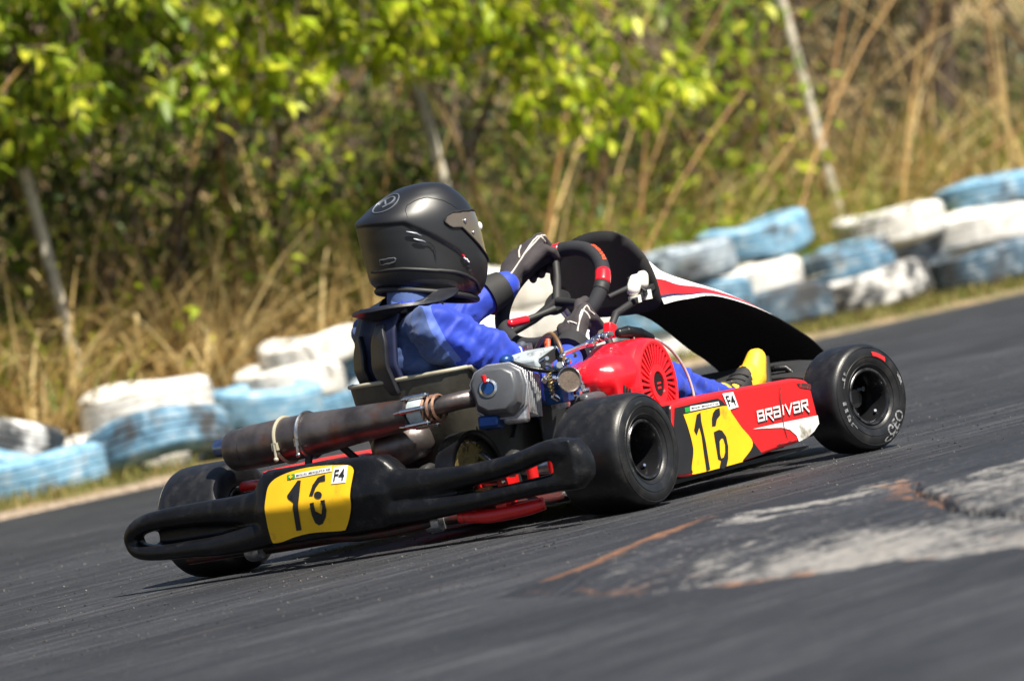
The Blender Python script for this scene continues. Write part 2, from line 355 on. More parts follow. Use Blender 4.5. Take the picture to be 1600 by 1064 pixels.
# leaf sprays of the overhanging trees, world metres
SPRAYS=[[(0.22,14.09,1.66),(0.38,14.08,2.1),(-0.46,13.08,1.89),(-0.01,13.82,2.06),(0.06,13.12,1.62),(0.14,13.64,1.7),(0.34,14.15,1.8),(-1.37,12.68,1.8),(-0.29,13.09,2.11),(-0.7,12.9,1.81),(-0.93,12.11,2.09),(-0.67,12.36,1.63),(-1.25,12.64,1.45),(-0.68,12.25,2.06),(-1.29,12.21,1.92),(-1.34,12.55,1.43),(0.12,13.09,1.78),(-0.12,13.0,2.17),(0.01,13.02,1.91),(-0.91,12.43,1.98),(-1.11,11.95,1.53),(-1.44,11.97,2.01),(-1.13,11.9,2.26),(-0.13,12.93,1.57),(-1.19,11.87,1.85),(-1.57,12.1,1.73),(-0.95,12.34,1.82),(-1.03,11.96,1.69),(-0.58,12.92,1.66),(-1.51,12.28,2.2),(-1.52,12.23,2.04),(-0.65,12.23,2.16),(-0.35,13.01,1.75),(0.19,14.06,1.58),(-1.42,11.97,2.25),(-0.27,13.4,1.93),(-0.18,13.33,1.71),(-0.99,12.83,1.6),(-1.28,12.28,2.1),(-1.1,12.72,1.95),(-1.61,11.9,2.14),(0.05,13.23,1.84),(-0.2,12.94,1.61),(-1.63,12.5,1.66),(-1.58,12.0,1.49),(-0.11,12.85,1.81),(-0.03,13.43,2.15),(-1.56,12.62,1.82),(-1.69,12.41,1.78),(0.3,13.88,2.17),(0.34,13.84,2.0),(-0.83,12.34,2.18),(-0.12,12.9,2.08),(-0.4,13.06,2.0),(0.19,13.31,2.04),(-1.55,12.4,1.56),(-1.49,12.7,1.62),(-1.06,12.05,1.8),(-1.14,12.22,2.1),(-1.21,12.48,1.75),(-1.35,12.65,1.7),(-0.93,12.06,2.28),(-0.41,12.74,1.69),(-0.82,12.59,1.62),(-0.87,12.53,1.9),(-1.5,12.71,1.53),(-0.61,12.35,1.5),(0.27,14.03,1.73),(-0.6,13.08,2.09),(-0.74,12.71,2.24),(-1.12,11.94,1.74),(-1.08,12.35,1.6),(-1.37,11.99,2.06),(-1.12,12.51,2.21),(-0.82,12.97,1.89),(-1.42,12.41,1.74),(-0.15,13.31,1.91),(0.25,13.69,1.85),(-1.12,12.09,2.35),(-0.59,12.97,2.17),(-1.66,11.95,1.53),(-1.72,12.11,1.59),(-1.23,12.25,1.64),(-0.09,13.17,1.67),(-0.31,12.97,2.22),(-0.47,13.07,2.08),(-1.26,12.61,2.02),(-0.37,12.57,2.08),(0.06,13.06,1.71),(-1.04,12.78,2.1),(-0.53,12.41,1.73),(-1.67,12.14,1.99),(-0.3,12.71,1.63),(-0.55,12.35,1.91),(-1.34,12.11,1.57),(-0.64,12.81,1.89),(-1.53,12.46,1.91),(-0.44,12.58,1.79),(-0.88,12.36,1.53),(-1.27,12.29,2.37),(-0.72,12.86,1.91),(-0.08,13.32,1.94),(-1.38,11.98,2.17),(-0.18,13.12,2.23),(-1.29,12.06,2.24),(-0.43,13.04,2.24),(0.04,12.98,2.09),(0.07,13.54,2.02),(-0.47,12.86,1.96),(-0.5,12.83,2.26),(-0.78,12.47,1.97),(-1.47,11.86,1.43),(0.13,13.96,1.93),(-1.47,12.79,1.84),(-1.03,12.59,1.54),(-0.36,13.23,1.85),(-0.64,12.86,1.76),(-0.5,12.46,1.56),(-1.22,12.53,2.18),(-1.58,12.13,2.34),(-1.68,12.09,1.69),(-0.79,12.21,1.53),(-0.19,12.93,2.07),(0.43,13.95,2.15),(-0.87,12.83,1.74),(-0.19,13.36,2.01),(0.17,13.37,2.18),(-0.23,13.39,1.55),(-0.02,13.15,1.77),(-1.01,12.64,2.21),(-1.46,12.7,2.39),(-1.65,12.63,2.1),(-1.24,12.5,2.31),(-1.15,12.67,1.89),(-0.63,12.63,1.98),(-0.55,12.74,2.01),(-1.51,11.9,1.66),(-0.77,12.13,2.05),(-1.64,12.79,1.94),(-0.66,12.46,2.25),(-0.95,12.55,1.72),(-1.79,12.61,1.53),(-1.38,12.45,2.01),(0.26,13.7,1.96),(-0.79,12.08,2.28),(-1.35,12.1,2.36),(-0.25,12.88,1.69),(-1.44,12.7,1.43),(-0.21,12.83,1.84),(-1.68,12.19,1.88),(-0.79,12.23,1.77),(-1.46,11.95,2.1),(-0.87,12.71,2.07),(0.35,13.41,1.86),(-1.15,12.09,2.02),(-0.9,12.72,1.66),(-1.3,12.73,1.84),(-1.52,12.03,2.41),(-1.57,12.22,2.27),(-0.92,12.18,2.18),(-1.05,12.54,2.36),(-1.42,12.69,1.92),(-1.28,12.57,1.52),(-0.5,13.08,1.68),(-0.32,12.75,1.97),(-1.01,12.28,1.88),(-1.0,12.54,2.0),(-0.52,12.47,1.85),(-1.55,12.46,1.98),(-1.19,12.53,1.94),(-0.04,12.96,1.57),(-0.4,12.95,1.55),(-1.52,12.63,2.33),(-1.13,12.04,1.66),(-0.37,13.19,1.92),(-1.4,12.57,1.52),(-0.74,12.8,1.7),(-1.02,12.67,2.3),(-0.32,12.91,1.54),(-0.7,12.17,1.98),(-0.72,12.56,1.57),(-0.75,12.82,2.15),(-1.48,12.03,1.74),(0.21,14.07,1.79),(-0.38,12.82,2.17),(0.06,13.24,2.19),(-0.5,12.65,2.15),(-1.08,11.98,2.02),(-0.89,12.74,2.27),(-0.44,13.35,1.64),(-0.11,13.7,2.04),(-1.64,12.58,1.84),(-1.58,12.51,2.15),(-0.58,12.43,2.24),(0.27,13.44,2.05),(-0.19,13.62,1.8),(-0.23,13.18,2.16),(-0.01,13.03,1.68)],[(1.16,14.65,1.7),(1.01,14.07,1.8),(0.86,14.34,1.87),(1.07,14.37,1.25),(0.92,14.03,1.42),(0.58,14.33,2.1),(0.46,14.02,1.56),(0.94,14.41,2.03),(0.42,13.55,2.05),(1.06,14.52,2.07),(0.83,14.18,1.98),(0.31,13.76,1.58),(0.97,14.2,1.7),(0.61,13.63,1.91),(0.56,13.73,1.8),(0.74,14.44,2.09),(0.81,14.17,2.09),(0.44,14.15,1.98),(0.75,13.8,1.77),(0.66,14.18,1.66),(1.05,14.2,1.55),(0.68,13.86,1.82),(0.84,14.03,1.77),(1.18,14.92,1.19),(1.12,14.56,1.46),(1.09,14.93,1.69),(0.41,13.64,1.65),(0.82,14.05,1.28),(1.0,14.22,1.93),(0.36,13.8,1.84),(0.8,14.26,1.38),(0.52,14.4,1.69),(0.98,14.31,1.35),(1.15,14.86,1.56),(0.75,13.79,1.87),(1.21,14.61,1.61),(1.15,14.48,1.4),(0.6,14.52,1.65),(0.7,14.43,1.57),(0.36,14.04,2.12),(0.91,14.76,1.54),(1.19,14.93,1.12),(0.5,13.84,2.06),(0.43,13.79,1.79),(1.05,14.29,1.35),(0.85,14.31,1.62),(0.72,14.47,1.98),(0.38,13.67,1.9),(0.99,14.17,1.46),(1.07,14.23,1.12),(0.43,13.8,2.16),(0.82,14.13,1.55),(0.92,14.67,1.95),(0.65,14.35,2.03),(0.57,14.26,1.98),(0.61,14.09,1.74),(0.95,14.84,1.29),(0.88,14.49,1.38),(0.35,13.36,1.99),(0.94,14.39,1.79),(0.76,14.12,1.66),(0.3,13.85,1.69),(1.08,14.18,1.74),(0.94,14.26,1.61),(0.77,14.57,1.47),(0.31,14.01,1.77),(0.53,13.55,1.87),(0.99,14.15,1.17),(0.53,13.73,2.13),(1.27,14.24,1.53),(0.64,13.62,2.07),(1.06,14.16,1.91),(0.45,13.5,1.86),(0.39,14.11,1.56),(0.85,14.75,1.48),(1.35,14.9,1.43),(1.23,14.75,1.45),(1.07,14.7,2.0),(0.49,13.6,1.75),(0.69,14.28,1.76),(0.86,13.94,1.68),(0.95,14.67,1.87),(1.13,14.57,1.31),(0.99,14.81,1.56),(0.31,13.93,1.91),(0.37,13.38,1.73),(0.93,14.36,1.2),(0.89,14.04,2.09),(0.76,14.76,1.3),(0.54,14.43,1.61)],[(1.44,14.93,1.27),(1.62,14.91,1.33),(1.47,14.27,1.29),(1.62,14.86,1.25),(1.32,14.96,1.16),(1.48,14.8,1.37),(1.39,14.82,1.23),(1.37,14.72,1.18),(1.29,14.39,1.21),(1.56,14.77,1.37),(1.38,14.2,1.32),(1.31,14.22,1.26),(1.55,14.64,1.24),(1.55,14.81,1.31)]]

# ================================================================== SETTING
# track frame: s runs along the far tyre wall, t away from the track
WS = Vector((0.568, 0.823, 0)); WT = Vector((-0.823, 0.568, 0)); W0 = Vector((-1.63, 10.9, 0))
WANG = math.atan2(WS.y, WS.x)
def wpt(s, t, z=0.): return W0+WS*s+WT*t+Vector((0, 0, z))
def bank(s, t):
    b = .42*sstep(.25, 1.6, t)+1.5*sstep(1.4, 5, t)+3.0*sstep(4, 12, t)+4*sstep(12, 40, t)
    return b
def track_frame(o):
    o.location = W0; o.rotation_euler = (0, 0, WANG); return o

def ground_material():
    mt, nt, ns, ls, b = new_mat('earth and thin grass')
    tc = ns.new('ShaderNodeTexCoord')
    n = ns.new('ShaderNodeTexNoise'); n.inputs['Scale'].default_value = 3.2; n.inputs['Detail'].default_value = 5; n.inputs['Roughness'].default_value = .7
    ls.new(tc.outputs['Object'], n.inputs['Vector'])
    g = ramp(ns, [(.36, (.060, .072, .018)), (.5, (.16, .125, .055)), (.66, (.30, .21, .115))])
    ls.new(n.outputs['Fac'], g.inputs[0])
    at = ns.new('ShaderNodeAttribute'); at.attribute_name = 'sand'
    n2 = ns.new('ShaderNodeTexNoise'); n2.inputs['Scale'].default_value = 30; n2.inputs['Detail'].default_value = 6
    ls.new(tc.outputs['Object'], n2.inputs['Vector'])
    sd_ = ramp(ns, [(.35, (.17, .125, .088)), (.65, (.33, .27, .21))]); ls.new(n2.outputs['Fac'], sd_.inputs[0])
    mx = ns.new('ShaderNodeMix'); mx.data_type = 'RGBA'
    ls.new(at.outputs['Fac'], mx.inputs[0]); ls.new(g.outputs[0], mx.inputs[6]); ls.new(sd_.outputs[0], mx.inputs[7])
    ls.new(mx.outputs[2], b.inputs['Base Color']); b.inputs['Roughness'].default_value = .95; b.inputs['Specular IOR Level'].default_value = .2
    bp = ns.new('ShaderNodeBump'); bp.inputs['Strength'].default_value = .6; bp.inputs['Distance'].default_value = .03
    ls.new(n2.outputs['Fac'], bp.inputs['Height']); ls.new(bp.outputs[0], b.inputs['Normal'])
    return mt
sv = np.unique(np.concatenate([np.linspace(-150, 150, 31), np.linspace(-6, 16, 221)]))
tv = np.unique(np.concatenate([np.linspace(-150, 150, 31), np.linspace(-2, 8, 101), [-1.2, -1.1, -1.0]]))
SS, TT = np.meshgrid(sv, tv)
zz = bank(SS, TT)+.09*(fbm(SS, TT, 3, 1.6)-.5)*sstep(-.6, .6, TT)
zz = zz+np.where(TT < -1.13, -.03, .012+.03*(fbm(SS, TT, 9, 5)-.4))
gv = np.stack([SS, TT, zz], -1).reshape(-1, 3); nw = len(sv)
gi = np.arange(len(tv)-1)[:, None]*nw+np.arange(nw-1)[None]
gf = np.stack([gi, gi+1, gi+1+nw, gi+nw], -1).reshape(-1, 4)
me = np_mesh('ground', gv, gf)
sand = (1-sstep(-1.08, -.80, TT+.25*(fbm(SS, TT, 21, 2.5)-.5)))*(.25+.75*sstep(6.0, 2.5, SS))
at = me.attributes.new('sand', 'FLOAT', 'POINT'); at.data.foreach_set('value', sand.ravel().astype(np.float32))
gr = track_frame(link('ground', me, ground_material(), None, 180)); tag(gr, None, kind='structure')

def asphalt_nodes(ns, ls, tc_out):
    """worn racing asphalt: stretched rubber streaks, stone grain, bright chips; returns colour, height, roughness sockets"""
    mp = ns.new('ShaderNodeMapping'); mp.inputs['Scale'].default_value = (.75, 8.5, 1.); ls.new(tc_out, mp.inputs[0])
    st = ns.new('ShaderNodeTexNoise'); st.inputs['Scale'].default_value = 2.2; st.inputs['Detail'].default_value = 5; st.inputs['Roughness'].default_value = .78
    ls.new(mp.outputs[0], st.inputs['Vector'])
    c1 = ramp(ns, [(.32, (.0055, .0060, .0078)), (.5, (.0155, .0168, .0205)), (.68, (.046, .048, .055))]); ls.new(st.outputs['Fac'], c1.inputs[0])
    mpb = ns.new('ShaderNodeMapping'); mpb.inputs['Scale'].default_value = (.5, 1.4, 1.); ls.new(tc_out, mpb.inputs[0])
    bg_ = ns.new('ShaderNodeTexNoise'); bg_.inputs['Scale'].default_value = 1.1; bg_.inputs['Detail'].default_value = 2; ls.new(mpb.outputs[0], bg_.inputs['Vector'])
    gn = ns.new('ShaderNodeTexNoise'); gn.inputs['Scale'].default_value = 95; gn.inputs['Detail'].default_value = 3; gn.inputs['Roughness'].default_value = .7
    ls.new(tc_out, gn.inputs['Vector'])
    vo = ns.new('ShaderNodeTexVoronoi'); vo.inputs['Scale'].default_value = 75; ls.new(tc_out, vo.inputs['Vector'])
    chip = ns.new('ShaderNodeMapRange'); chip.inputs[1].default_value = .20; chip.inputs[2].default_value = .10; ls.new(vo.outputs['Distance'], chip.inputs[0])
    sep = ns.new('ShaderNodeSeparateColor'); ls.new(vo.outputs['Color'], sep.inputs[0])
    sel = ns.new('ShaderNodeMath'); sel.operation = 'GREATER_THAN'; sel.inputs[1].default_value = .70; ls.new(sep.outputs[0], sel.inputs[0])
    ch = ns.new('ShaderNodeMath'); ch.operation = 'MULTIPLY'; ls.new(chip.outputs[0], ch.inputs[0]); ls.new(sel.outputs[0], ch.inputs[1])
    m1 = ns.new('ShaderNodeMix'); m1.data_type = 'RGBA'; m1.blend_type = 'MULTIPLY'; m1.inputs[0].default_value = 1
    gr_ = ramp(ns, [(.3, (.50, .50, .52)), (.7, (1.55, 1.55, 1.55))]); ls.new(gn.outputs['Fac'], gr_.inputs[0])
    ls.new(c1.outputs[0], m1.inputs[6]); ls.new(gr_.outputs[0], m1.inputs[7])
    m2 = ns.new('ShaderNodeMix'); m2.data_type = 'RGBA'; ls.new(ch.outputs[0], m2.inputs[0]); ls.new(m1.outputs[2], m2.inputs[6]); m2.inputs[7].default_value = (.24, .235, .225, 1)
    m3 = ns.new('ShaderNodeMix'); m3.data_type = 'RGBA'; m3.blend_type = 'MULTIPLY'; m3.inputs[0].default_value = 1
    br = ramp(ns, [(.35, (.72, .72, .74)), (.65, (1.35, 1.33, 1.3))]); ls.new(bg_.outputs['Fac'], br.inputs[0])
    ls.new(m2.outputs[2], m3.inputs[6]); ls.new(br.outputs[0], m3.inputs[7])
    hb = ns.new('ShaderNodeMath'); hb.operation = 'MULTIPLY_ADD'; hb.inputs[1].default_value = .7; ls.new(gn.outputs['Fac'], hb.inputs[0]); ls.new(ch.outputs[0], hb.inputs[2])
    return m3.outputs[2], hb.outputs[0], st.outputs['Fac']
def road_material():
    mt, nt, ns, ls, b = new_mat('racing asphalt')
    tc = ns.new('ShaderNodeTexCoord')
    c, h, r_ = asphalt_nodes(ns, ls, tc.outputs['Object'])
    # rusty earth smears
    mp = ns.new('ShaderNodeMapping'); mp.inputs['Scale'].default_value = (.5, 5, 1); ls.new(tc.outputs['Object'], mp.inputs[0])
    n = ns.new('ShaderNodeTexNoise'); n.inputs['Scale'].default_value = 1.7; n.inputs['Detail'].default_value = 6; n.inputs['Roughness'].default_value = .72; ls.new(mp.outputs[0], n.inputs['Vector'])
    mr = ns.new('ShaderNodeMapRange'); mr.inputs[1].default_value = .62; mr.inputs[2].default_value = .78; mr.inputs[4].default_value = .6; ls.new(n.outputs['Fac'], mr.inputs[0])
    mx = ns.new('ShaderNodeMix'); mx.data_type = 'RGBA'; ls.new(mr.outputs[0], mx.inputs[0]); ls.new(c, mx.inputs[6]); mx.inputs[7].default_value = (.085, .05, .034, 1)
    ls.new(mx.outputs[2], b.inputs['Base Color'])
    rr = ns.new('ShaderNodeMapRange'); rr.inputs[3].default_value = .5; rr.inputs[4].default_value = .8; ls.new(r_, rr.inputs[0]); ls.new(rr.outputs[0], b.inputs['Roughness'])
    b.inputs['Specular IOR Level'].default_value = .4
    bp = ns.new('ShaderNodeBump'); bp.inputs['Strength'].default_value = .9; bp.inputs['Distance'].default_value = .010; ls.new(h, bp.inputs['Height']); ls.new(bp.outputs[0], b.inputs['Normal'])
    return mt
ROAD = road_material()
# road sheet with an uneven far edge
ss = np.linspace(-140, 140, 2801); edge = -1.15+.10*(fbm(ss, ss*0+4, 5, 1.3)-.5)+.05*(fbm(ss, ss*0, 6, 7)-.5)
rows = [edge, edge-.06, edge-.5, edge*0-3, edge*0-25]
zr = [-.012, .0, .0, .0, .0]
V = np.concatenate([np.stack([ss, r, np.full_like(ss, z)], -1) for r, z in zip(rows, zr)]); nw = len(ss)
gi = np.arange(len(rows)-1)[:, None]*nw+np.arange(nw-1)[None]
F = np.stack([gi+nw, gi+nw+1, gi+1, gi], -1).reshape(-1, 4)
rd = track_frame(link('road', np_mesh('road', V, F), ROAD, None, 180)); tag(rd, None, kind='structure')

# ---- worn inside kerb: a low rubbered hump with a broken slab, earth and pale dust along its edges
rid = np.array([(.10, -2.99), (.30, -3.02), (.41, -2.6), (.56, -2.15), (.70, -1.98), (.83, -1.88), (.95, -1.75), (1.2, -1.25), (1.9, 0.), (4.2, 4.5)])
lo_e = np.array([(.10, -3.02), (.25, -3.5), (.35, -3.88), (.5, -4.14), (.66, -4.29), (.94, -4.7), (1.4, -5.3), (2.2, -6.2), (4.2, -8.2)])
xs = np.concatenate([np.linspace(.08, 1.45, 230), np.linspace(1.46, 4.2, 60)])
KV = []; att = []
NV = 190
for x in xs:
    yr = np.interp(x, rid[:, 0], rid[:, 1]); yl = np.interp(x, lo_e[:, 0], lo_e[:, 1])+.16*(fbm(x, 5., 3, 9)-.5)
    tip = min(1, max(0, (x-.08)/.25)); yu = yr+.6*tip+.1*(fbm(x, 1., 2, 9)-.5)
    q = np.linspace(0, 1, NV); y = yu+(yl-yu)*q; X_ = np.full(NV, x)
    up_ = sstep(yu, yr, y); dn = 1-np.clip((yr-y)/max(.05, yr-yl), 0, 1)**1.5
    h = .040*tip*up_*dn-.005
    jag = .955+.05*(fbm(y, y*0, 31, 5)-.5)+.03*(fbm(y, y*0+3, 33, 18)-.5)
    sl_lo = -3.2-(x-.94)*7.0+.22*(fbm(x, 2., 8, 14)-.5); sl_up = -2.6+(x-.97)*2.2+.12*(fbm(x, 7., 9, 14)-.5)
    slab = sstep(0, .008, x-jag)*sstep(sl_lo-.03, sl_lo+.03, y)*sstep(sl_up+.05, sl_up-.05, y)
    crk = np.maximum(np.exp(-((x-jag)/.007)**2)*(y > sl_lo-.05)*(y < sl_up+.3), np.exp(-((y-sl_lo)/.035)**2)*(x > jag))
    h = h+slab*.007-crk*.022+.007*(fbm(X_*1.2, y*.5, 4, 9)-.5)+.004*(fbm(X_, y*.4, 5, 40)-.5)
    KV.append(np.stack([X_, y, h], -1))
    band = .30+.35*fbm(X_, y*0, 12, 5)
    orange = (.35+.5*sstep(.30, .55, x))*np.exp(-((y-yl-.15)/(.13*band+.03))**2)*sstep(.24, .50, fbm(X_, y*.4, 14, 13))+.30*np.exp(-((y-yl-.5)/.3)**2)*sstep(.5, .65, fbm(X_, y, 24, 9))
    orange = np.maximum(orange, .92*np.exp(-((y-(yr+.05))/.15)**2)*sstep(.62, .50, x)*sstep(.16, .24, x)*sstep(.22, .42, fbm(X_, y*.2, 15, 8)))
    orange = np.maximum(orange, .6*np.exp(-((x-jag+.02)/.05)**2)*sstep(.40, .55, fbm(X_*2, y*.6, 16, 9))*sstep(-3.5, -3.1, y)*sstep(-1.7, -2.1, y))
    pale = .56*sstep(1.7, .2, y-yl)*sstep(.0, .2, y-yl)*sstep(.36, .8, x)*(.45+.55*sstep(.3, .65, fbm(X_, y*.3, 17, 8)))+.30*sstep(2.8, .6, y-yl)*sstep(.18, .36, x)*(.5+fbm(X_, y*.5, 27, 6))
    pale = np.maximum(pale, slab*(.22+.5*fbm(X_, y*.5, 18, 10)))
    pale = np.maximum(pale, .72*np.exp(-(((y-(yr-.35))/.30)**2))*sstep(.48, .65, x)*sstep(1.2, .9, x)*sstep(.40, .6, fbm(X_*.8, y*1.6, 19, 7)))
    pale = np.maximum(pale, .48*sstep(.85, 1.15, x)*sstep(sl_lo+.2, sl_lo-.4, y)*sstep(0, .3, y-yl))
    rub = np.exp(-((y-(yr-.05))/.25)**2)+.7*np.exp(-((y-(yr-.95))/.30)**2)
    att.append(np.stack([np.clip(orange, 0, 1), np.clip(pale, 0, 1), np.clip(rub, 0, 1), np.ones(NV)], -1))
KV = np.array(KV).reshape(-1, 3); att = np.array(att).reshape(-1, 4)
gi = np.arange(len(xs)-1)[:, None]*NV+np.arange(NV-1)[None]
F = np.stack([gi, gi+1, gi+1+NV, gi+NV], -1).reshape(-1, 4)[:, ::-1]
me = np_mesh('kerb', KV, F)
ca = me.attributes.new('wear', 'FLOAT_COLOR', 'POINT'); ca.data.foreach_set('color', att.astype(np.float32).ravel())
def kerb_material():
    mt, nt, ns, ls, b = new_mat('rubbered kerb')
    tc = ns.new('ShaderNodeTexCoord'); mp0 = ns.new('ShaderNodeMapping'); mp0.inputs['Rotation'].default_value = (0, 0, -WANG); ls.new(tc.outputs['Object'], mp0.inputs[0])
    c, h, r_ = asphalt_nodes(ns, ls, mp0.outputs[0])
    at = ns.new('ShaderNodeAttribute'); at.attribute_name = 'wear'
    sp = ns.new('ShaderNodeSeparateColor'); ls.new(at.outputs['Color'], sp.inputs[0])
    mp = ns.new('ShaderNodeMapping'); mp.inputs['Scale'].default_value = (8, 30, 30); ls.new(mp0.outputs[0], mp.inputs[0])
    n = ns.new('ShaderNodeTexNoise'); n.inputs['Scale'].default_value = 1.; n.inputs['Detail'].default_value = 6; n.inputs['Roughness'].default_value = .8; ls.new(mp.outputs[0], n.inputs['Vector'])
    n4 = ns.new('ShaderNodeTexNoise'); n4.inputs['Scale'].default_value = 38; n4.inputs['Detail'].default_value = 4; n4.inputs['Roughness'].default_value = .75; ls.new(tc.outputs['Object'], n4.inputs['Vector'])
    av = ns.new('ShaderNodeMix'); av.inputs[0].default_value = .38; ls.new(n.outputs['Fac'], av.inputs[2]); ls.new(n4.outputs['Fac'], av.inputs[3])
    nz_ = ns.new('ShaderNodeMapRange'); nz_.inputs[1].default_value = .34; nz_.inputs[2].default_value = .66; ls.new(av.outputs[0], nz_.inputs[0])
    def masked(prev, ch, col, soft, k):
        """cover: the higher the mask, the more of the noise passes"""
        ad = ns.new('ShaderNodeMath'); ad.operation = 'ADD'; ls.new(nz_.outputs[0], ad.inputs[0]); ls.new(ch, ad.inputs[1])
        mr = ns.new('ShaderNodeMapRange'); mr.inputs[1].default_value = 1.0-soft*.5; mr.inputs[2].default_value = 1.0+soft; ls.new(ad.outputs[0], mr.inputs[0])
        ml = ns.new('ShaderNodeMath'); ml.operation = 'MULTIPLY'; ml.inputs[1].default_value = k; ls.new(mr.outputs[0], ml.inputs[0])
        mx = ns.new('ShaderNodeMix'); mx.data_type = 'RGBA'; ls.new(ml.outputs[0], mx.inputs[0]); ls.new(prev, mx.inputs[6])
        cr_ = ramp(ns, [(.32, tuple(q*.40 for q in col)), (.66, col)]); ls.new(n4.outputs['Fac'], cr_.inputs[0]); ls.new(cr_.outputs[0], mx.inputs[7])
        return mx.outputs[2]
    c = masked(c, sp.outputs[2], (.014, .015, .018), .5, .8)
    c = masked(c, sp.outputs[1], (.30, .288, .272), .22, .9)
    c = masked(c, sp.outputs[0], (.27, .125, .06), .35, .85)
    ls.new(c, b.inputs['Base Color']); b.inputs['Roughness'].default_value = .62; b.inputs['Specular IOR Level'].default_value = .4
    bp = ns.new('ShaderNodeBump'); bp.inputs['Strength'].default_value = .8; bp.inputs['Distance'].default_value = .006; ls.new(h, bp.inputs['Height']); ls.new(bp.outputs[0], b.inputs['Normal'])
    return mt
kb = link('kerb', me, kerb_material(), None, 180); tag(kb, None, kind='structure')

# ---- loose grit and rubber crumbs on the asphalt
n = 26000
gp = np.stack([rng.uniform(-2.5, 3.2, n), -5.5+12*rng.random(n)**1.1, np.zeros(n)], -1); keep = fbm(gp[:, 0]*1.5+gp[:, 1]*.4, gp[:, 1]*.5, 70, 1.2) > .38; gp = gp[keep]; n = len(gp)
rs = (.0009+.0022*rng.random(n)**5)*np.where(gp[:, 1] < -2.5, .6, 1.); onk = (gp[:, 0] > .12) & (gp[:, 1] < np.interp(gp[:, 0], rid[:, 0], rid[:, 1])+.4) & (gp[:, 1] > np.interp(gp[:, 0], lo_e[:, 0], lo_e[:, 1])-.1)
gp = gp[~onk]; rs = rs[~onk]; n = len(gp)
oc_ = np.array([(1, 0, 0), (0, 1, 0), (-1, 0, 0), (0, -1, 0), (0, 0, 1), (0, 0, -.4)], float)
V = (gp[:, None]+oc_[None]*rs[:, None, None]*rng.uniform(.6, 1.4, (n, 6, 1))+np.array([0, 0, .001])).reshape(-1, 3); b6 = np.arange(n)[:, None]*6
F = np.concatenate([b6+np.array([t]) for t in ((0, 1, 4), (1, 2, 4), (2, 3, 4), (3, 0, 4), (1, 0, 5), (2, 1, 5), (3, 2, 5), (0, 3, 5))])
M['grit'] = leaf_mat('grit', (.012, .012, .013), (.035, .035, .036), (.20, .185, .165), 0., .7)
o = link('road_grit', np_mesh('road_grit', V, F), 'grit', None, 0); tag(o, 'loose grit and rubber crumbs scattered over the asphalt', 'grit', kind='stuff')

# ---- short verge grass
def blades(pos, h, w, lean, az, segs=3, droop=.6):
    """curved ribbon blades as one vertex/face array"""
    n = len(pos); t = np.linspace(0, 1, segs+1)
    dx, dy = np.cos(az), np.sin(az)
    side = np.stack([-dy, dx, np.zeros(n)], -1)
    tw = rng.uniform(0, np.pi, n); side = side*np.cos(tw)[:, None]+np.stack([dx, dy, np.zeros(n)], -1)*np.sin(tw)[:, None]
    V = np.zeros((n, segs+1, 2, 3))
    for k, q in enumerate(t):
        out = h*lean*(q**1.7); up = h*(q-droop*lean*.5*q**2.5)
        c = pos+np.stack([dx*out, dy*out, up], -1)
        ww = (w*(1-.92*q**1.6))[:, None]
        V[:, k, 0] = c-side*ww*.5; V[:, k, 1] = c+side*ww*.5
    V = V.reshape(-1, 3); b = np.arange(n)[:, None]*(segs+1)*2+np.arange(segs)[None]*2
    F = np.stack([b, b+1, b+3, b+2], -1).reshape(-1, 4)
    return V, F
def st_world(s, t):
    z = bank(s, t); p = np.stack([W0.x+WS.x*s+WT.x*t, W0.y+WS.y*s+WT.y*t, z], -1); return p
n = 22000
s_ = rng.uniform(-5, 15, n); t_ = rng.uniform(-1.08, .45, n); keep = fbm(s_, t_*2, 40, 1.4) > .30+.25*((t_ < -.8) & (s_ < 4)); s_, t_ = s_[keep], t_[keep]; n = len(s_)
V, F = blades(st_world(s_, t_)+[0, 0, .005], rng.uniform(.03, .10, n), rng.uniform(.006, .012, n), rng.uniform(.2, 1.1, n), rng.uniform(0, 6.28, n), 2)
M['verge'] = leaf_mat('verge grass', (.07, .10, .012), (.17, .16, .035), (.30, .23, .09), .3, .7)
o = link('verge_grass', np_mesh('verge_grass', V, F), 'verge', None, 0); tag(o, 'short olive and straw grass along the foot of the tyre wall', 'grass', kind='stuff')

# ---- tall dry grass behind the tyres
n = 21000
s_ = rng.uniform(-5, 15, n); t_ = .35+1.3*rng.random(n)**1.3
keep = fbm(s_, t_, 50, 1.9) > .47; s_, t_ = s_[keep], t_[keep]; n = len(s_)
hh = rng.uniform(.25, 1.0, n)*(.40+1.1*fbm(s_, t_, 52, 1.3))*(1+.15*sstep(6.5, 8.5, s_))
V, F = blades(st_world(s_, t_)-[0, 0, .03], hh, rng.uniform(.010, .030, n), rng.uniform(.15, 1.7, n), rng.uniform(0, 6.28, n), 4, .9)
M['dry'] = leaf_mat('dry grass', (.22, .13, .045), (.46, .32, .115), (.74, .59, .30), .3, .65)
o = link('dry_grass', np_mesh('dry_grass', V, F), 'dry', None, 0); tag(o, 'tall tangled tan dry grass behind the tyre wall', 'grass', kind='stuff')
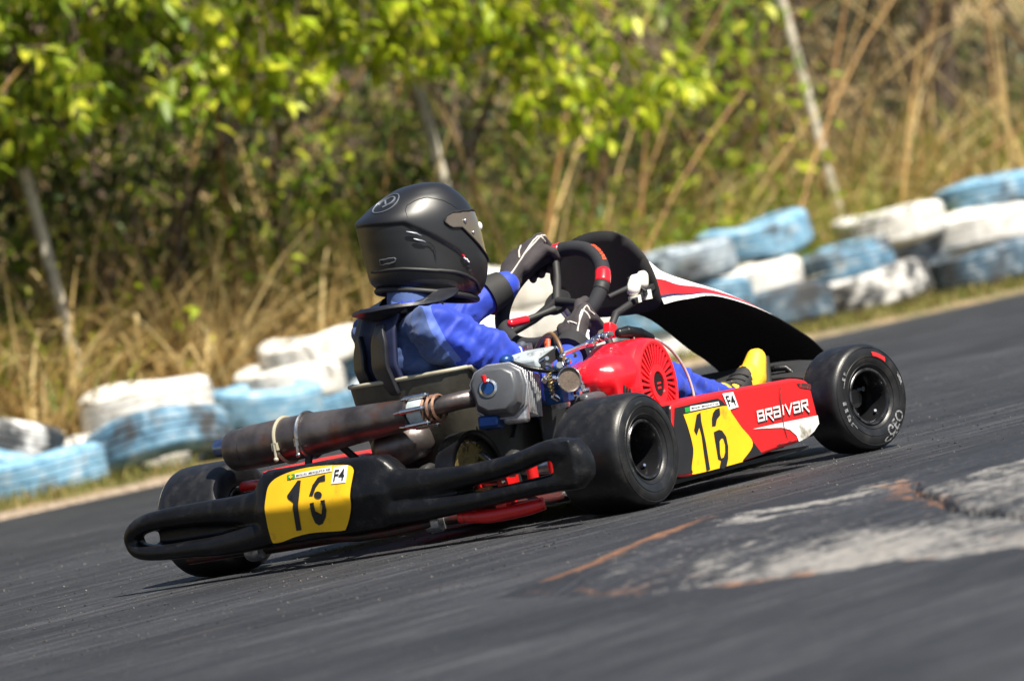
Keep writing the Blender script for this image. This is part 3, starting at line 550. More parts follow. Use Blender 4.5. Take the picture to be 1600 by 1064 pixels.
# ---- green grass tufts among it
n = 15000
s_ = rng.uniform(-5, 15, n); t_ = .3+1.2*rng.random(n)
keep = fbm(s_, t_, 60, .8) > .47-.12*((s_ > 5.4) & (s_ < 8.2)); s_, t_ = s_[keep], t_[keep]; n = len(s_)
V, F = blades(st_world(s_, t_)-[0, 0, .03], rng.uniform(.25, .95, n), rng.uniform(.012, .030, n), rng.uniform(.2, 1.1, n), rng.uniform(0, 6.28, n), 4, 1.)
M['green_grass'] = leaf_mat('green grass', (.07, .13, .010), (.17, .25, .018), (.36, .38, .04), .4, .5)
o = link('green_grass', np_mesh('green_grass', V, F), 'green_grass', None, 0); tag(o, 'arching green grass tufts mixed into the dry growth behind the tyres', 'grass', kind='stuff')
# ---- dry stalks, vines and twigs leaning every way
mb = MB()
for k in range(240):
    s0 = random.uniform(-5, 15); t0 = random.uniform(.5, 2.0); L = random.uniform(.7, 2.2)
    az = random.uniform(0, 6.28); ln = random.uniform(.1, 1.1)
    p = wpt(s0, t0, float(bank(s0, t0))-.02); pts = []
    for q in np.linspace(0, 1, 5):
        pts.append(p+Vector((math.cos(az)*L*ln*q**1.3, math.sin(az)*L*ln*q**1.3, L*(q-.35*ln*q*q)))+Vector((random.uniform(-.02, .02), random.uniform(-.02, .02), 0)))
    r0 = random.choice([.004, .006, .009, .013])
    mb.tube(pts, [r0*(1-.6*q/4) for q in range(5)], 4)
M['stalk'] = leaf_mat('dry stalks', (.17, .08, .026), (.36, .22, .08), (.55, .42, .19), .05, .7)
for k in range(34):
    s0 = random.uniform(4.5, 13); t0 = random.uniform(.35, .9); L = random.uniform(1.0, 2.4); az = random.choice([WANG, WANG+math.pi])+random.uniform(-.5, .5); ln = random.uniform(.05, .95)
    p = wpt(s0, t0, float(bank(s0, t0))-.02)
    mb.tube([p+Vector((math.cos(az)*L*ln*q**1.2, math.sin(az)*L*ln*q**1.2, L*(q-.3*ln*q*q))) for q in np.linspace(0, 1, 6)], [random.choice([.006, .009, .012])*(1-.1*q) for q in range(6)], 5)
o = mb.build('dry_stalks', 'stalk', None, 0, fix=False); tag(o, 'brown dry stalks and vines leaning among the dry grass', 'stalks', kind='stuff')

# ---- leaf clouds
def leaf_cloud(P, size, droop=.5, spread=.35, az=None, aspect=.42):
    """folded pointed leaves at points P: four triangles-worth each (two quads)"""
    n = len(P); L = size*(.5+1.0*rng.random(n)**.8)
    if az is None: az = rng.uniform(0, 2*np.pi, n)
    el = -droop+rng.normal(0, spread, n)
    ax = np.stack([np.cos(az)*np.cos(el), np.sin(az)*np.cos(el), np.sin(el)], -1)
    up = np.stack([rng.normal(0, .35, n), rng.normal(0, .35, n), np.ones(n)], -1)
    sd_ = np.cross(ax, up); sd_ /= np.linalg.norm(sd_, axis=1)[:, None]; nr = np.cross(sd_, ax)
    W = (L*aspect*rng.uniform(.8, 1.2, n))[:, None]; L = L[:, None]
    a = P; d = P+ax*L-nr*L*.12
    mid1 = P+ax*L*.42; q1 = mid1+sd_*W*.5+nr*W*.14; q2 = mid1-sd_*W*.5+nr*W*.14; m1 = mid1-nr*W*.05
    V = np.stack([a, q1, d, q2, m1], 1).reshape(-1, 3); b = np.arange(n)[:, None]*5
    F = np.concatenate([b+np.array([[0, 4, 1]]), b+np.array([[4, 2, 1]]), b+np.array([[0, 3, 4]]), b+np.array([[4, 3, 2]])])
    return V, F
M['leaf_lime'] = leaf_mat('lime leaves', (.14, .24, .012), (.38, .47, .015), (.62, .62, .05), .42)
M['leaf_mid'] = leaf_mat('mid green leaves', (.09, .17, .016), (.27, .36, .022), (.55, .56, .05), .45)
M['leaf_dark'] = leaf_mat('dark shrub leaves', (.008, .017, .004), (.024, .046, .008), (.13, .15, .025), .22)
M['leaf_brown'] = leaf_mat('brown shrub leaves', (.018, .013, .007), (.06, .042, .016), (.15, .12, .035), .2)
M['bark'] = mat('grey brown bark', (.11, .075, .05), .9, var=.35, vscale=12, bump=.8, bscale=40)
def shrub(s0, t0, rx, h, nl, leafm, name, label, size=.085, group=None):
    base = wpt(s0, t0, float(bank(s0, t0))-.05); root = empty(name, base)
    tag(root, label, 'shrub', group)
    mb = MB(); tips = []
    for k in range(9):
        a = random.uniform(0, 6.28); rr = random.uniform(.2, .85)*rx; zt = random.uniform(.45, .95)*h
        e = Vector((math.cos(a)*rr, math.sin(a)*rr, zt)); mid = Vector((e.x*.4, e.y*.4, zt*.55))
        mb.tube([(0, 0, 0), mid*.5, mid, e], [.035, .028, .02, .006], 5); tips += [mid, e]
    mb.build('stem', 'bark', root, 60, fix=False)
    n1 = nl; cl = 46; cc = []
    for k in range(cl):
        d_ = Vector((random.gauss(0, 1), random.gauss(0, 1), random.gauss(0, 1))).normalized()*random.uniform(.45, 1.)**.6
        cc.append((d_.x*rx, d_.y*rx, h*.52+d_.z*h*.5))
    cc = np.array(cc); idx = rng.integers(0, cl, n1)
    P = cc[idx]+rng.normal(0, .15, (n1, 3))*[1, 1, .8]; P = P[P[:, 2] > .02]
    V, F = leaf_cloud(P, size, .35, .5)
    link('foliage', np_mesh('foliage', V, F), leafm, root, 0)
    return root
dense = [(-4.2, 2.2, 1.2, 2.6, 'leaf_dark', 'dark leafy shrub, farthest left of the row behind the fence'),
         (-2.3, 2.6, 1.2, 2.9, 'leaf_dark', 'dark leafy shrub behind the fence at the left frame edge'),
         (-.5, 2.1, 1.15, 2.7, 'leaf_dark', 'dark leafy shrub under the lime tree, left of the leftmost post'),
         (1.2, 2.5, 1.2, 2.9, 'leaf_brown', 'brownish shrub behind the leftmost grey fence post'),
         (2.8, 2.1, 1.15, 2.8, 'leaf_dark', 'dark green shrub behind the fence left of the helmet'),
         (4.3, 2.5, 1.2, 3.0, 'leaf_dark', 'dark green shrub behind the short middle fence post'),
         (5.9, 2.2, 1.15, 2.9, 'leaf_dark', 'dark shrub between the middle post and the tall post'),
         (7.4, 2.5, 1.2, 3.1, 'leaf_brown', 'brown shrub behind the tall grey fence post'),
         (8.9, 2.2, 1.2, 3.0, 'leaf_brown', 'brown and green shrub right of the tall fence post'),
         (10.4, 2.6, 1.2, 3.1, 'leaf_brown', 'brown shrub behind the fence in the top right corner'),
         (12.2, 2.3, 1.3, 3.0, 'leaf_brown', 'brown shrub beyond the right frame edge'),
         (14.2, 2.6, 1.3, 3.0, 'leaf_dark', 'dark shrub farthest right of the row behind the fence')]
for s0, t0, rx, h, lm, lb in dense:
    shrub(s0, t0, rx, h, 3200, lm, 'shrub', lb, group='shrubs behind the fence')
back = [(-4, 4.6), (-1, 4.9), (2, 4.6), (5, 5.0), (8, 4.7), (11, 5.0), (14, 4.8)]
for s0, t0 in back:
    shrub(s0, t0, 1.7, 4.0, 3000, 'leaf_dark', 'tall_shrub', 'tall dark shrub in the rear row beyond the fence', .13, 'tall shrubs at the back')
# pale green low bushes right of the helmet, yellow green weeds at the left
shrub(6.4, .75, .45, .55, 700, 'leaf_mid', 'low_bush', 'low green bush at the foot of the tall post above the blue tyre', .07)
shrub(7.7, 1.2, .55, 1.5, 900, 'leaf_mid', 'leafy_bush', 'green leafy bush beside the tall fence post', .10)
shrub(2.2, 1.0, .30, .95, 260, 'leaf_lime', 'small_bush', 'small lime green bush right of the leftmost post', .07)
shrub(3.9, 1.3, .55, 1.25, 800, 'leaf_mid', 'leafy_bush', 'mid green bush in dry grass left of the helmet', .08)
M['leaf_olive'] = leaf_mat('olive leaves', (.035, .07, .010), (.13, .19, .022), (.34, .33, .06), .4)
for s0, t0, rx, h, lb in ((-.6, 1.2, .6, 1.5, 'olive bush at the left frame edge under the tree'), (1.0, 1.3, .55, 1.35, 'olive bush left of the leftmost post'), (2.9, 1.2, .6, 1.2, 'olive bush between the leftmost post and the helmet'),
                          (5.6, 1.4, .6, 1.4, 'olive bush right of the helmet under the drooping twigs'), (6.9, 1.3, .5, 1.6, 'olive bush left of the tall post')):
    shrub(s0, t0, rx, h, 1000, 'leaf_olive', 'leafy_bush', lb, .085, 'olive bushes along the fence')

# ---- overhanging trees: every spray is a twig with drooping leaflets, joined to the trunk by branches
def tree(name, label, base, fork, sprays, leafm, per, size, trunk_r):
    root = empty(name, base); tag(root, label, 'tree', 'trees hanging over the fence')
    B = Vector(base); fk = [Vector(f)-B for f in fork]
    mb = MB(); mb.tube([(0, 0, -.1), fk[0]*.5+Vector((.04, 0, 0)), fk[0]], [trunk_r*1.3, trunk_r, trunk_r*.8], 9)
    for f in fk[1:]:
        mid = (fk[0]+f)*.5+Vector((0, 0, .12)); mb.tube([fk[0], mid, f], [trunk_r*.75, trunk_r*.5, trunk_r*.3], 7)
    br = MB(); P = []; AZ = []
    for c in sprays:
        c = Vector(c)-B; f = min(fk, key=lambda q: (q-c).length); mid = (f+c)*.5+Vector((0, 0, .10))
        br.tube([f, mid, c+Vector((0, 0, .03))], [.012, .008, .004], 4)
        for tw in range(2):
            a0 = random.uniform(0, 6.28); d0 = Vector((math.cos(a0), math.sin(a0), random.uniform(-.7, .1))); ln_ = random.uniform(.12, .24)
            c1_ = c+Vector((random.gauss(0, .03), random.gauss(0, .03), random.gauss(0, .03))); br.tube([c1_-d0*ln_*.5, c1_+d0*ln_*.2, c1_+d0*ln_*.5-Vector((0, 0, .02))], [.004, .003, .0015], 3)
            for j in range(per//2):
                u = random.uniform(-.5, .5); P.append(c1_+d0*ln_*u+Vector((random.gauss(0, .012), random.gauss(0, .012), random.gauss(0, .012)-.02*(u+.5)))); AZ.append(a0+random.choice((-1, 1))*random.uniform(.3, 1.1))
    t = mb.build('trunk', 'bark', root, 60, fix=False); br.build('branches', 'bark', t, 60, fix=False)
    V, F = leaf_cloud(np.array([tuple(p) for p in P]), size, .75, .38, np.array(AZ))
    link('crown', np_mesh('crown', V, F), leafm, root, 0)
    return root
ext = [(-1.9+random.uniform(-1.2, .1), 12.5+random.uniform(-.5, .6), random.uniform(1.5, 3.2)) for k in range(70)]
top = [(random.uniform(-1.6, .4), random.uniform(12.2, 14.2), random.uniform(2.15, 3.3)) for k in range(110)]
left = [p for p in SPRAYS[0] if p[0] < -.45]; mid_ = [p for p in SPRAYS[0] if p[0] >= -.45]
tree('leafy_tree', 'mid green leafy tree hanging over the fence at the upper left', tuple(wpt(.6, 2.0, .5)), [(-1.35, 13.1, 1.75), (-1.1, 12.7, 2.2), (-1.9, 12.7, 2.3), (-.75, 12.9, 2.3), (-1.6, 12.8, 2.9)],
     left+ext+[p for p in top if p[0] < -.5], 'leaf_mid', 26, .088, .028)
tree('leafy_tree', 'lime green tree hanging over the fence above the helmet', tuple(wpt(3.1, 1.9, .5)), [(-.10, 14.2, 1.85), (.3, 13.8, 2.2), (-.2, 13.5, 2.3), (.1, 13.8, 2.8)],
     mid_+[p for p in top if p[0] >= -.5], 'leaf_lime', 24, .088, .026)
top2 = [(random.uniform(.4, 1.3), random.uniform(14., 15.5), random.uniform(1.95, 3.0)) for k in range(40)]
tree('slender_tree', 'slender lime leaved tree with drooping twigs left of the tall post', tuple(wpt(5.2, 1.6, .45)), [(.85, 15.6, 1.6), (.9, 15.0, 1.95), (1.3, 15.3, 1.55), (.7, 14.9, 2.2)],
     SPRAYS[1]+SPRAYS[2]+top2, 'leaf_lime', 20, .084, .018)

# ---- fence
M['post'] = mat('weathered concrete post', (.44, .40, .32), .85, var=.25, vscale=10, bump=.5, bscale=60, patch=((.20, .20, .18), 22, .5, .7))
M['wire'] = mat('weathered wire', (.045, .042, .036), .7, .2)
posts = [(-4.2, 1.7, 'weathered grey fence post, farthest left and outside the trees'), (-1.25, 1.8, 'weathered grey fence post hidden under the left tree'),
         (1.68, 1.32, 'leftmost grey fence post rising from the dry grass'),
         (4.80, 1.44, 'short pale fence post directly behind the helmet'), (8.26, 2.15, 'tall grey fence post between the white and blue tyres'),
         (11.6, 2.0, 'grey fence post beyond the top right corner'), (14.4, 2.0, 'grey fence post farthest right along the fence')]
for s0, h, lb in posts:
    p = wpt(s0, .74, float(bank(s0, .74))-.1); r_ = .028
    mb = MB(); secs = []
    for q in np.linspace(0, 1, 7):
        c = Vector((-.092*h*q+random.uniform(-.004, .004), random.uniform(-.004, .004), (h+.1)*q)); rr = r_*(1.06-.12*q)
        secs.append([c+Vector((math.cos(a)*rr, math.sin(a)*rr, 0)) for a in np.linspace(0, 2*math.pi, 12, endpoint=False)])
    mb.loft(secs); o = mb.build('fence_post', 'post', None, 50, bevel=.006); o.location = p
    tag(o, lb, 'fence post', 'fence posts behind the tyre wall')
mb = MB(); H0, H1, pitch = .25, 1.95, .075; S0, S1 = -4.2, 13.5
def wire(a, b):
    mb.tube([a, b], .0022, 3, 0, caps=False)
k = S0-(H1-H0)
while k < S1:
    for sg in (1, -1):
        a0, a1 = (k, k+(H1-H0)); z0, z1 = (H0, H1) if sg == 1 else (H1, H0)
        if a0 < S0: z0 += (z1-z0)*(S0-a0)/(a1-a0); a0 = S0
        if a1 > S1: z1 -= (z1-z0)*(a1-S1)/(a1-a0); a1 = S1
        if a1 > a0: wire(wpt(a0, .90+.004*sg, z0), wpt(a1, .90+.004*sg, z1))
    k += pitch
for z in (H0, 1.1, H1): mb.tube([wpt(S0, .90, z), wpt(S1, .90, z)], .0025, 4)
root = empty('chain_link_fence', wpt(S0, .9, 0)); tag(root, 'dark weathered chain link fence overgrown behind the tyre wall', 'fence')
o = mb.build('wire_mesh', 'wire', root, 0, fix=False, off=wpt(S0, .9, 0)); o['kind'] = 'stuff'

# ---- painted tyre wall
def tyre_mesh(name, Rr=.295, w=.185, seed=0, grooves=True):
    prof = []
    hw = w/2
    prof += [(Rr*.60, -hw*.72), (Rr*.64, -hw*.90), (Rr*.74, -hw*1.0), (Rr*.86, -hw*.97), (Rr*.945, -hw*.86), (Rr*.985, -hw*.72)]
    for y in (-.5, -.17, .17, .5):
        prof += [(Rr, hw*(y-.14)), (Rr, hw*(y+.11)), (Rr*.972, hw*(y+.125)), (Rr*.972, hw*(y+.155))] if grooves else [(Rr, hw*y)]
    prof += [(Rr*.985, hw*.72), (Rr*.945, hw*.86), (Rr*.86, hw*.97), (Rr*.74, hw*1.0), (Rr*.64, hw*.90), (Rr*.60, hw*.72)]
    prof += [(Rr*.635, hw*.5), (Rr*.86, hw*.55), (Rr*.9, 0), (Rr*.86, -hw*.55), (Rr*.635, -hw*.5), (Rr*.60, -hw*.72)]
    m_ = MB(); m_.lathe(prof, (0, 0, 0), (0, 0, 1), 44)
    rr = random.Random(seed); ph = rr.uniform(0, 6.28); am = rr.uniform(.01, .03); sg = rr.uniform(.004, .016)
    V = []
    for x, y, z in m_.v:
        a = math.atan2(y, x); k = 1+am*math.cos(2*(a-ph)); V.append((x*k, y*k, z*(1+.05*math.cos(3*a+ph))-sg*math.cos(2*a+ph)))
    m_.v = V
    return m_
PAINT = {}
def paint(kind):
    if kind in PAINT: return PAINT[kind]
    spec = {'white': ((.76, .74, .70), (.46, .44, .41), .58, .70), 'blue': ((.125, .265, .39), (.05, .12, .19), .50, .64), 'light': ((.20, .38, .53), (.09, .22, .35), .53, .67),
            'grey': ((.30, .36, .42), (.12, .15, .19), .48, .62), 'worn': ((.74, .73, .71), (.4, .39, .38), .46, .56), 'dark': ((.07, .13, .19), (.035, .05, .07), .42, .6)}[kind]
    mt, nt, ns, ls, b = new_mat('painted tyre '+kind)
    tc = ns.new('ShaderNodeTexCoord'); oi = ns.new('ShaderNodeObjectInfo')
    ad = ns.new('ShaderNodeVectorMath'); ad.operation = 'MULTIPLY_ADD'; ad.inputs[1].default_value = (1, 1, 1)
    sc = ns.new('ShaderNodeVectorMath'); sc.operation = 'SCALE'; sc.inputs[3].default_value = 37.; cmb = ns.new('ShaderNodeCombineXYZ')
    for q in range(3): ls.new(oi.outputs['Random'], cmb.inputs[q])
    ls.new(cmb.outputs[0], sc.inputs[0]); ls.new(tc.outputs['Object'], ad.inputs[0]); ls.new(sc.outputs[0], ad.inputs[2])
    n1 = ns.new('ShaderNodeTexNoise'); n1.inputs['Scale'].default_value = 5; n1.inputs['Detail'].default_value = 5; n1.inputs['Roughness'].default_value = .6; ls.new(ad.outputs[0], n1.inputs['Vector'])
    n2 = ns.new('ShaderNodeTexNoise'); n2.inputs['Scale'].default_value = 16; n2.inputs['Detail'].default_value = 5; n2.inputs['Roughness'].default_value = .7; ls.new(ad.outputs[0], n2.inputs['Vector'])
    c1 = ramp(ns, [(.34, spec[1]), (.52, spec[0]), (.66, tuple(.45*q+.55*w for q, w in zip(spec[0], (.52, .54, .55))))]); ls.new(n2.outputs['Fac'], c1.inputs[0])
    mr = ns.new('ShaderNodeMapRange'); mr.inputs[1].default_value = spec[2]; mr.inputs[2].default_value = spec[3]; ls.new(n1.outputs['Fac'], mr.inputs[0])
    mx = ns.new('ShaderNodeMix'); mx.data_type = 'RGBA'; ls.new(mr.outputs[0], mx.inputs[0]); ls.new(c1.outputs[0], mx.inputs[6]); mx.inputs[7].default_value = (.05, .052, .056, 1)
    ls.new(mx.outputs[2], b.inputs['Base Color']); b.inputs['Roughness'].default_value = .55
    bp = ns.new('ShaderNodeBump'); bp.inputs['Strength'].default_value = .35; bp.inputs['Distance'].default_value = .006; ls.new(n2.outputs['Fac'], bp.inputs['Height']); ls.new(bp.outputs[0], b.inputs['Normal'])
    PAINT[kind] = mt
    return mt
TYRES = [  # x, y, z of the centre, radius, width, tilt about view axis, tilt towards viewer (degrees), paint, label
    (-1.030, 11.85, 0.275, .285, .20, 0, 2, 'white', 'clean white tyre, topmost of the pair left of the exhaust'),
    (-1.160, 11.72, 0.115, .29, .18, 3, 3, 'white', 'white tyre half hidden behind the arched blue tyre at the left'),
    (-1.000, 11.52, 0.115, .31, .20, -3, -13, 'blue', 'blue tyre with ribbed tread leaning in front of the white pair'),
    (-0.570, 12.30, 0.180, .27, .19, 5, 4, 'light', 'light blue tyre just above the exhaust end'),
    (-.62, 12.42, .09, .29, .18, 0, 0, 'blue', 'blue tyre lowest behind the exhaust muffler'),
    (-0.330, 12.80, 0.365, .225, .15, -3, 2, 'white', 'small white tyre on top of the stack left of the driver'),
    (-0.440, 12.62, 0.250, .245, .16, 4, 2, 'white', 'second white tyre down in the stack left of the driver'),
    (-.46, 12.66, .10, .29, .18, 0, 0, 'blue', 'blue tyre at the foot of the white stack left of the driver'),
    (-0.130, 13.10, 0.310, .27, .17, 4, 3, 'blue', 'upper blue tyre right behind the black back protector'),
    (-.16, 13.05, .15, .29, .19, 0, 6, 'grey', 'grey blue tyre under the blue one behind the seat'),
    (-1.50, 11.02, .093, .30, .185, 0, 0, 'light', 'light blue tyre lying flat at the bottom left frame edge'),
    (-1.63, 11.25, .27, .27, .18, 24, -6, 'worn', 'scuffed white tyre leaning steeply at the left frame edge'),
    (-1.720, 11.05, 0.240, .25, .17, 38, 6, 'light', 'bright blue tyre beside the steeply leaning white one, cut by the left edge'),
    (-1.62, 11.40, .10, .29, .18, 0, 0, 'white', 'white tyre under the steeply leaning tyre at the left'),
    (.02, 13.35, .10, .29, .18, 0, 0, 'blue', 'blue tyre on the ground hidden behind the engine'),
    (.36, 13.8, .28, .29, .18, 0, 4, 'white', 'white tyre behind the driver’s blue chest'),
    (.36, 13.85, .10, .29, .18, 0, 0, 'blue', 'lower blue tyre hidden behind the engine'),
    (0.700, 14.25, 0.480, .30, .19, 2, 1, 'white', 'white tyre seen above the left glove, topmost of its stack'),
    (.74, 14.28, .31, .31, .19, -2, 4, 'white', 'white tyre seen through the steering wheel'),
    (.72, 14.3, .11, .31, .19, 0, 0, 'white', 'white tyre at the foot of the stack behind the steering wheel'),
    (1.15, 14.55, .235, .27, .17, 4, 5, 'light', 'light blue tyre seen between the fairing and the starter handle'),
    (1.18, 14.6, .085, .27, .16, 0, 0, 'white', 'white tyre under the light blue one below the fairing'),
    (1.400, 15.35, 0.420, .29, .18, -5, 2, 'grey', 'grey blue tyre behind the top of the black fairing'),
    (1.45, 15.4, .24, .29, .18, 0, 0, 'blue', 'blue tyre under the grey one behind the fairing'),
    (1.42, 15.3, .09, .29, .17, 0, 0, 'grey', 'dull grey tyre on the ground hidden by the fairing'),
    (1.830, 16.05, 0.473, .285, .185, -6, 1, 'light', 'light blue tyre standing out alone on top right of the fairing'),
    (1.740, 15.80, 0.285, .285, .18, 0, 4, 'white', 'white tyre under the lone blue one, right of the fairing'),
    (1.86, 15.75, .125, .28, .20, 3, -6, 'dark', 'dark blue and black tyre with white edge on the grass right of the fairing'),
    (2.250, 16.60, 0.275, .275, .17, -5, 3, 'blue', 'blue tyre in the middle of the right hand stack'),
    (2.360, 16.45, 0.115, .31, .20, -5, -5, 'worn', 'white and black scuffed tyre lying on the grass at the right'),
    (2.580, 17.25, 0.410, .285, .18, -2, 1, 'white', 'grimy white tyre on top right of the tall post'),
    (3.020, 17.55, 0.315, .31, .19, -2, 2, 'white', 'long white tyre at the right frame edge, second from top'),
    (3.190, 18.05, 0.475, .30, .18, -3, 1, 'light', 'light blue tyre highest at the right frame edge'),
    (3.020, 17.25, 0.115, .32, .20, -2, -5, 'dark', 'black and blue tyre lowest at the right frame edge'),
    (2.55, 17.35, .27, .28, .17, 0, 0, 'grey', 'grey tyre under the grimy white one'),
    (3.55, 18.5, .11, .30, .19, 0, 0, 'white', 'white tyre on the ground past the right frame edge'),
    (3.6, 18.55, .30, .30, .19, 0, 0, 'blue', 'blue tyre stacked past the right frame edge'),
    (4.05, 19.3, .11, .30, .19, 0, 0, 'blue', 'blue tyre on the ground farthest right'),
    (4.1, 19.3, .30, .30, .19, 0, 0, 'white', 'white tyre stacked farthest right'),
    (-2.15, 10.35, .10, .30, .19, 0, 0, 'white', 'white tyre on the ground past the left frame edge'),
    (-2.12, 10.4, .29, .30, .19, 0, 0, 'blue', 'blue tyre stacked past the left frame edge'),
    (-2.6, 9.7, .10, .30, .19, 0, 0, 'light', 'light blue tyre on the ground farthest left'),
]
for k, (x, y, z, r_, w, ty, tx, kd, lb) in enumerate(TYRES):  # placed one by one, no two alike
    o = tyre_mesh('tyre', r_, w, k).build('tyre', paint(kd), None, 50)
    o.location = (x, y, z); o.rotation_euler = Euler((R(tx), R(ty), 0))
    tag(o, lb, 'tyre', 'painted tyres of the barrier')

# ================================================================== KART  (x forward, y left, z up; origin under the rear axle)
HEAD = R(90-35.53987)
kart = empty('racing_kart', (0, 0, 0), HEAD)
tag(kart, 'red and black racing kart number 16 cornering on the asphalt', 'kart')
Z = Vector((0, 0, 1)); X = Vector((1, 0, 0)); Y = Vector((0, 1, 0))

# ---- wheels
def wheel(x, y, rad, w, side, steer, name_label, marks):
    """side -1 right, +1 left; outer face looks along side*y"""
    root = MB()
    c = Vector((0, 0, 0)); hw = w/2
    rm = .066
    ax = (0, 1, 0)
    # hub disc, hub and nuts
    root.lathe([(.0, side*hw*.10), (.022, side*hw*.10), (.024, side*hw*.05), (.024, -side*hw*.12), (.056, -side*hw*.30), (.060, -side*hw*.34), (.0, -side*hw*.45)], c, ax, 32)
    for k in range(3):
        a = k*2.094+.5; p = Vector((math.cos(a)*.04, -side*hw*.2, math.sin(a)*.04))
        root.cyl(p, p+Vector((0, side*.016, 0)), .0065, 6, 1)
    o = root.build('wheel', ['rim', 'chrome'], kart, 35); o.location = (x, y, rad); o.rotation_euler = (0, 0, steer)
    if name_label: o['label'] = name_label
    # tyre
    def prof(f):
        return [(rm-.002, f*-.0+0)]
    pr = [(rm, .70), (rm+.003, .83), (rm+.010, .90), (rad*.62, .945), (rad*.70, .985), (rad*.78, 1.0), (rad*.86, .985), (rad*.915, .945), (rad*.955, .87), (rad*.982, .76), (rad*.995, .58), (rad, .3)]
    full = [(r_, -h*hw) for r_, h in pr]+[(rad, 0)]+[(r_, h*hw) for r_, h in reversed(pr)]
    full += [(rm-.004, .6*hw), (rm-.004, -.6*hw), (rm, -.70*hw)]
    t = MB(); t.lathe(full, c, ax, 72)
    for fct, sg in ((.90, 1), (.80, 1), (.70, 1)):
        pass
    ty = t.build('tyre', 'rubber', o, 60)
    # moulded rings on the sidewall
    rg = MB()
    for rr, hh in ((.905, .957), (.735, .995), (.60, .932)):
        rg.tube([Vector((math.cos(a)*rad*rr, side*hw*hh, math.sin(a)*rad*rr)) for a in np.linspace(0, 2*math.pi, 72, endpoint=False)], .0011, 5, 0, True)
    rg.build('sidewall_ring', 'rubber', o, 60)
    # rim shell
    rb = MB(); q = side
    rb.lathe([(rm+.003, q*hw*.86), (rm+.001, q*hw*.885), (rm-.004, q*hw*.87), (rm-.008, q*hw*.78), (rm-.009, q*hw*.4), (rm-.013, q*hw*.2), (rm-.013, -q*hw*.35), (rm-.008, -q*hw*.5), (rm-.008, -q*hw*.8), (rm-.004, -q*hw*.87), (rm+.001, -q*hw*.885), (rm+.003, -q*hw*.86)], c, ax, 48)
    rb.lathe([(rm+.0032, q*hw*.862), (rm+.0012, q*hw*.888), (rm-.0022, q*hw*.884)], c, ax, 48, 1)
    rb.lathe([(rm+.0032, -q*hw*.862), (rm+.0012, -q*hw*.888), (rm-.0032, -q*hw*.874)], c, ax, 48, 1)
    rb.build('rim', ['rim', 'rim_edge'], o, 35, fix=False)
    v = MB(); v.cyl((rm*.62-.001, side*hw*.35, -rm*.62), (rm*.5, side*hw*.52, -rm*.55), .0035, 8); v.build('valve', 'chrome', o)
    # sidewall marks: (kind, centre angle, span, inner r, outer r)
    def sw(r_, ang, e=.0012):
        hh = np.interp(r_/rad, [.5, .62, .70, .78, .86, .915, .955], [.90, .945, .985, 1.0, .985, .945, .87])
        return Vector((math.cos(ang)*r_, side*(hh*hw+e), math.sin(ang)*r_))
    for knd, a0, sp, r0, r1, txt in marks:
        d = MB()
        if txt:
            v_, f_ = text_mesh(txt)
            d.add([sw(r1+(r0-r1)*(1-b), R(a0)+R(sp)*(a-.5), .0016) if False else sw(r1+(r0-r1)*b, R(a0)+R(sp)*(a-.5), .0016) for a, b in v_], f_)
        else:
            d.grid([[sw(r0+(r1-r0)*i/4, R(a0)+R(sp)*(j/10-.5)+.05*i/4, .0016) for j in range(11)] for i in range(5)])
        d.build('sidewall_mark', knd, o, 60, fix=False)
    return o
RW = dict(rad=.1337, w=.184); FW = dict(rad=.1304, w=.1244)
wheel(0, -.575, .1337, .184, -1, 0, 'wide rear wheel nearest the camera', [('rubber_letter', 95, 16, .108, .1085, None), ('rubber_letter', 152, 18, .100, .1008, None)])
wheel(0, .575, .1337, .184, 1, 0, 'far rear wheel beside the exhaust end', [])
wheel(1.05, -.5786, .1304, .1244, -1, -.2133, 'front wheel turned right with red and white sidewall marks',
      [('rubber_red', 62, 26, .098, .108, None), ('rubber_letter', 14, 15, .104, .112, None), ('rubber_letter', -50, 42, .112, .086, 'GEO'), ('rubber_letter', -66, 34, .118, .106, 'OS'),
       ('rubber_letter', 150, 22, .108, .098, 'IL'), ('rubber_letter', 192, 24, .106, .094, 'III'), ('rubber_letter', 214, 20, .108, .098, 'IL')])
wheel(1.05, .5786, .1304, .1244, 1, -.2133, 'front wheel on the far side behind the fairing', [])

# ---- frame, axle, brake and drive
M['frame_paint'] = mat('dark worn frame paint', (.05, .008, .008), .45, patch=((.012, .012, .012), 20, .45, .6))
fr = MB()
tb = .014
for sg in (-1, 1):
    fr.tube(crom([(-.20, sg*.30, .055), (.15, sg*.31, .052), (.5, sg*.30, .05), (.95, sg*.22, .05), (1.15, sg*.20, .06)], 16), tb, 10)
    fr.tube([(1.15, sg*.20, .06), (1.1, sg*.30, .085), (1.05, sg*.44, .11)], tb, 10)
    fr.tube(crom([(1.1, sg*.18, .055), (1.35, sg*.24, .055), (1.5, sg*.20, .055), (1.56, 0, .055)], 12), .011, 8)
    fr.tube(crom([(.25, sg*.30, .06), (.30, sg*.42, .07), (.33, sg*.52, .10), (.6, sg*.53, .11), (.8, sg*.51, .10), (.86, sg*.38, .07), (.88, sg*.22, .06)], 18), .010, 8)
fr.tube([(-.20, -.30, .055), (-.20, .30, .055)], tb, 10)
fr.tube([(.42, -.30, .05), (.42, .30, .05)], tb, 10)
fr.tube([(.95, -.22, .05), (.95, .22, .05)], tb, 10)
fr.tube(crom([(-.20, -.30, .055), (-.235, -.36, .06), (-.24, -.50, .060)], 8), .013, 10)
fr.tube(crom([(-.20, .30, .055), (-.235, .36, .06), (-.24, .50, .060)], 8), .013, 10)
fr.build('chassis_frame', 'frame_paint', kart, 60)
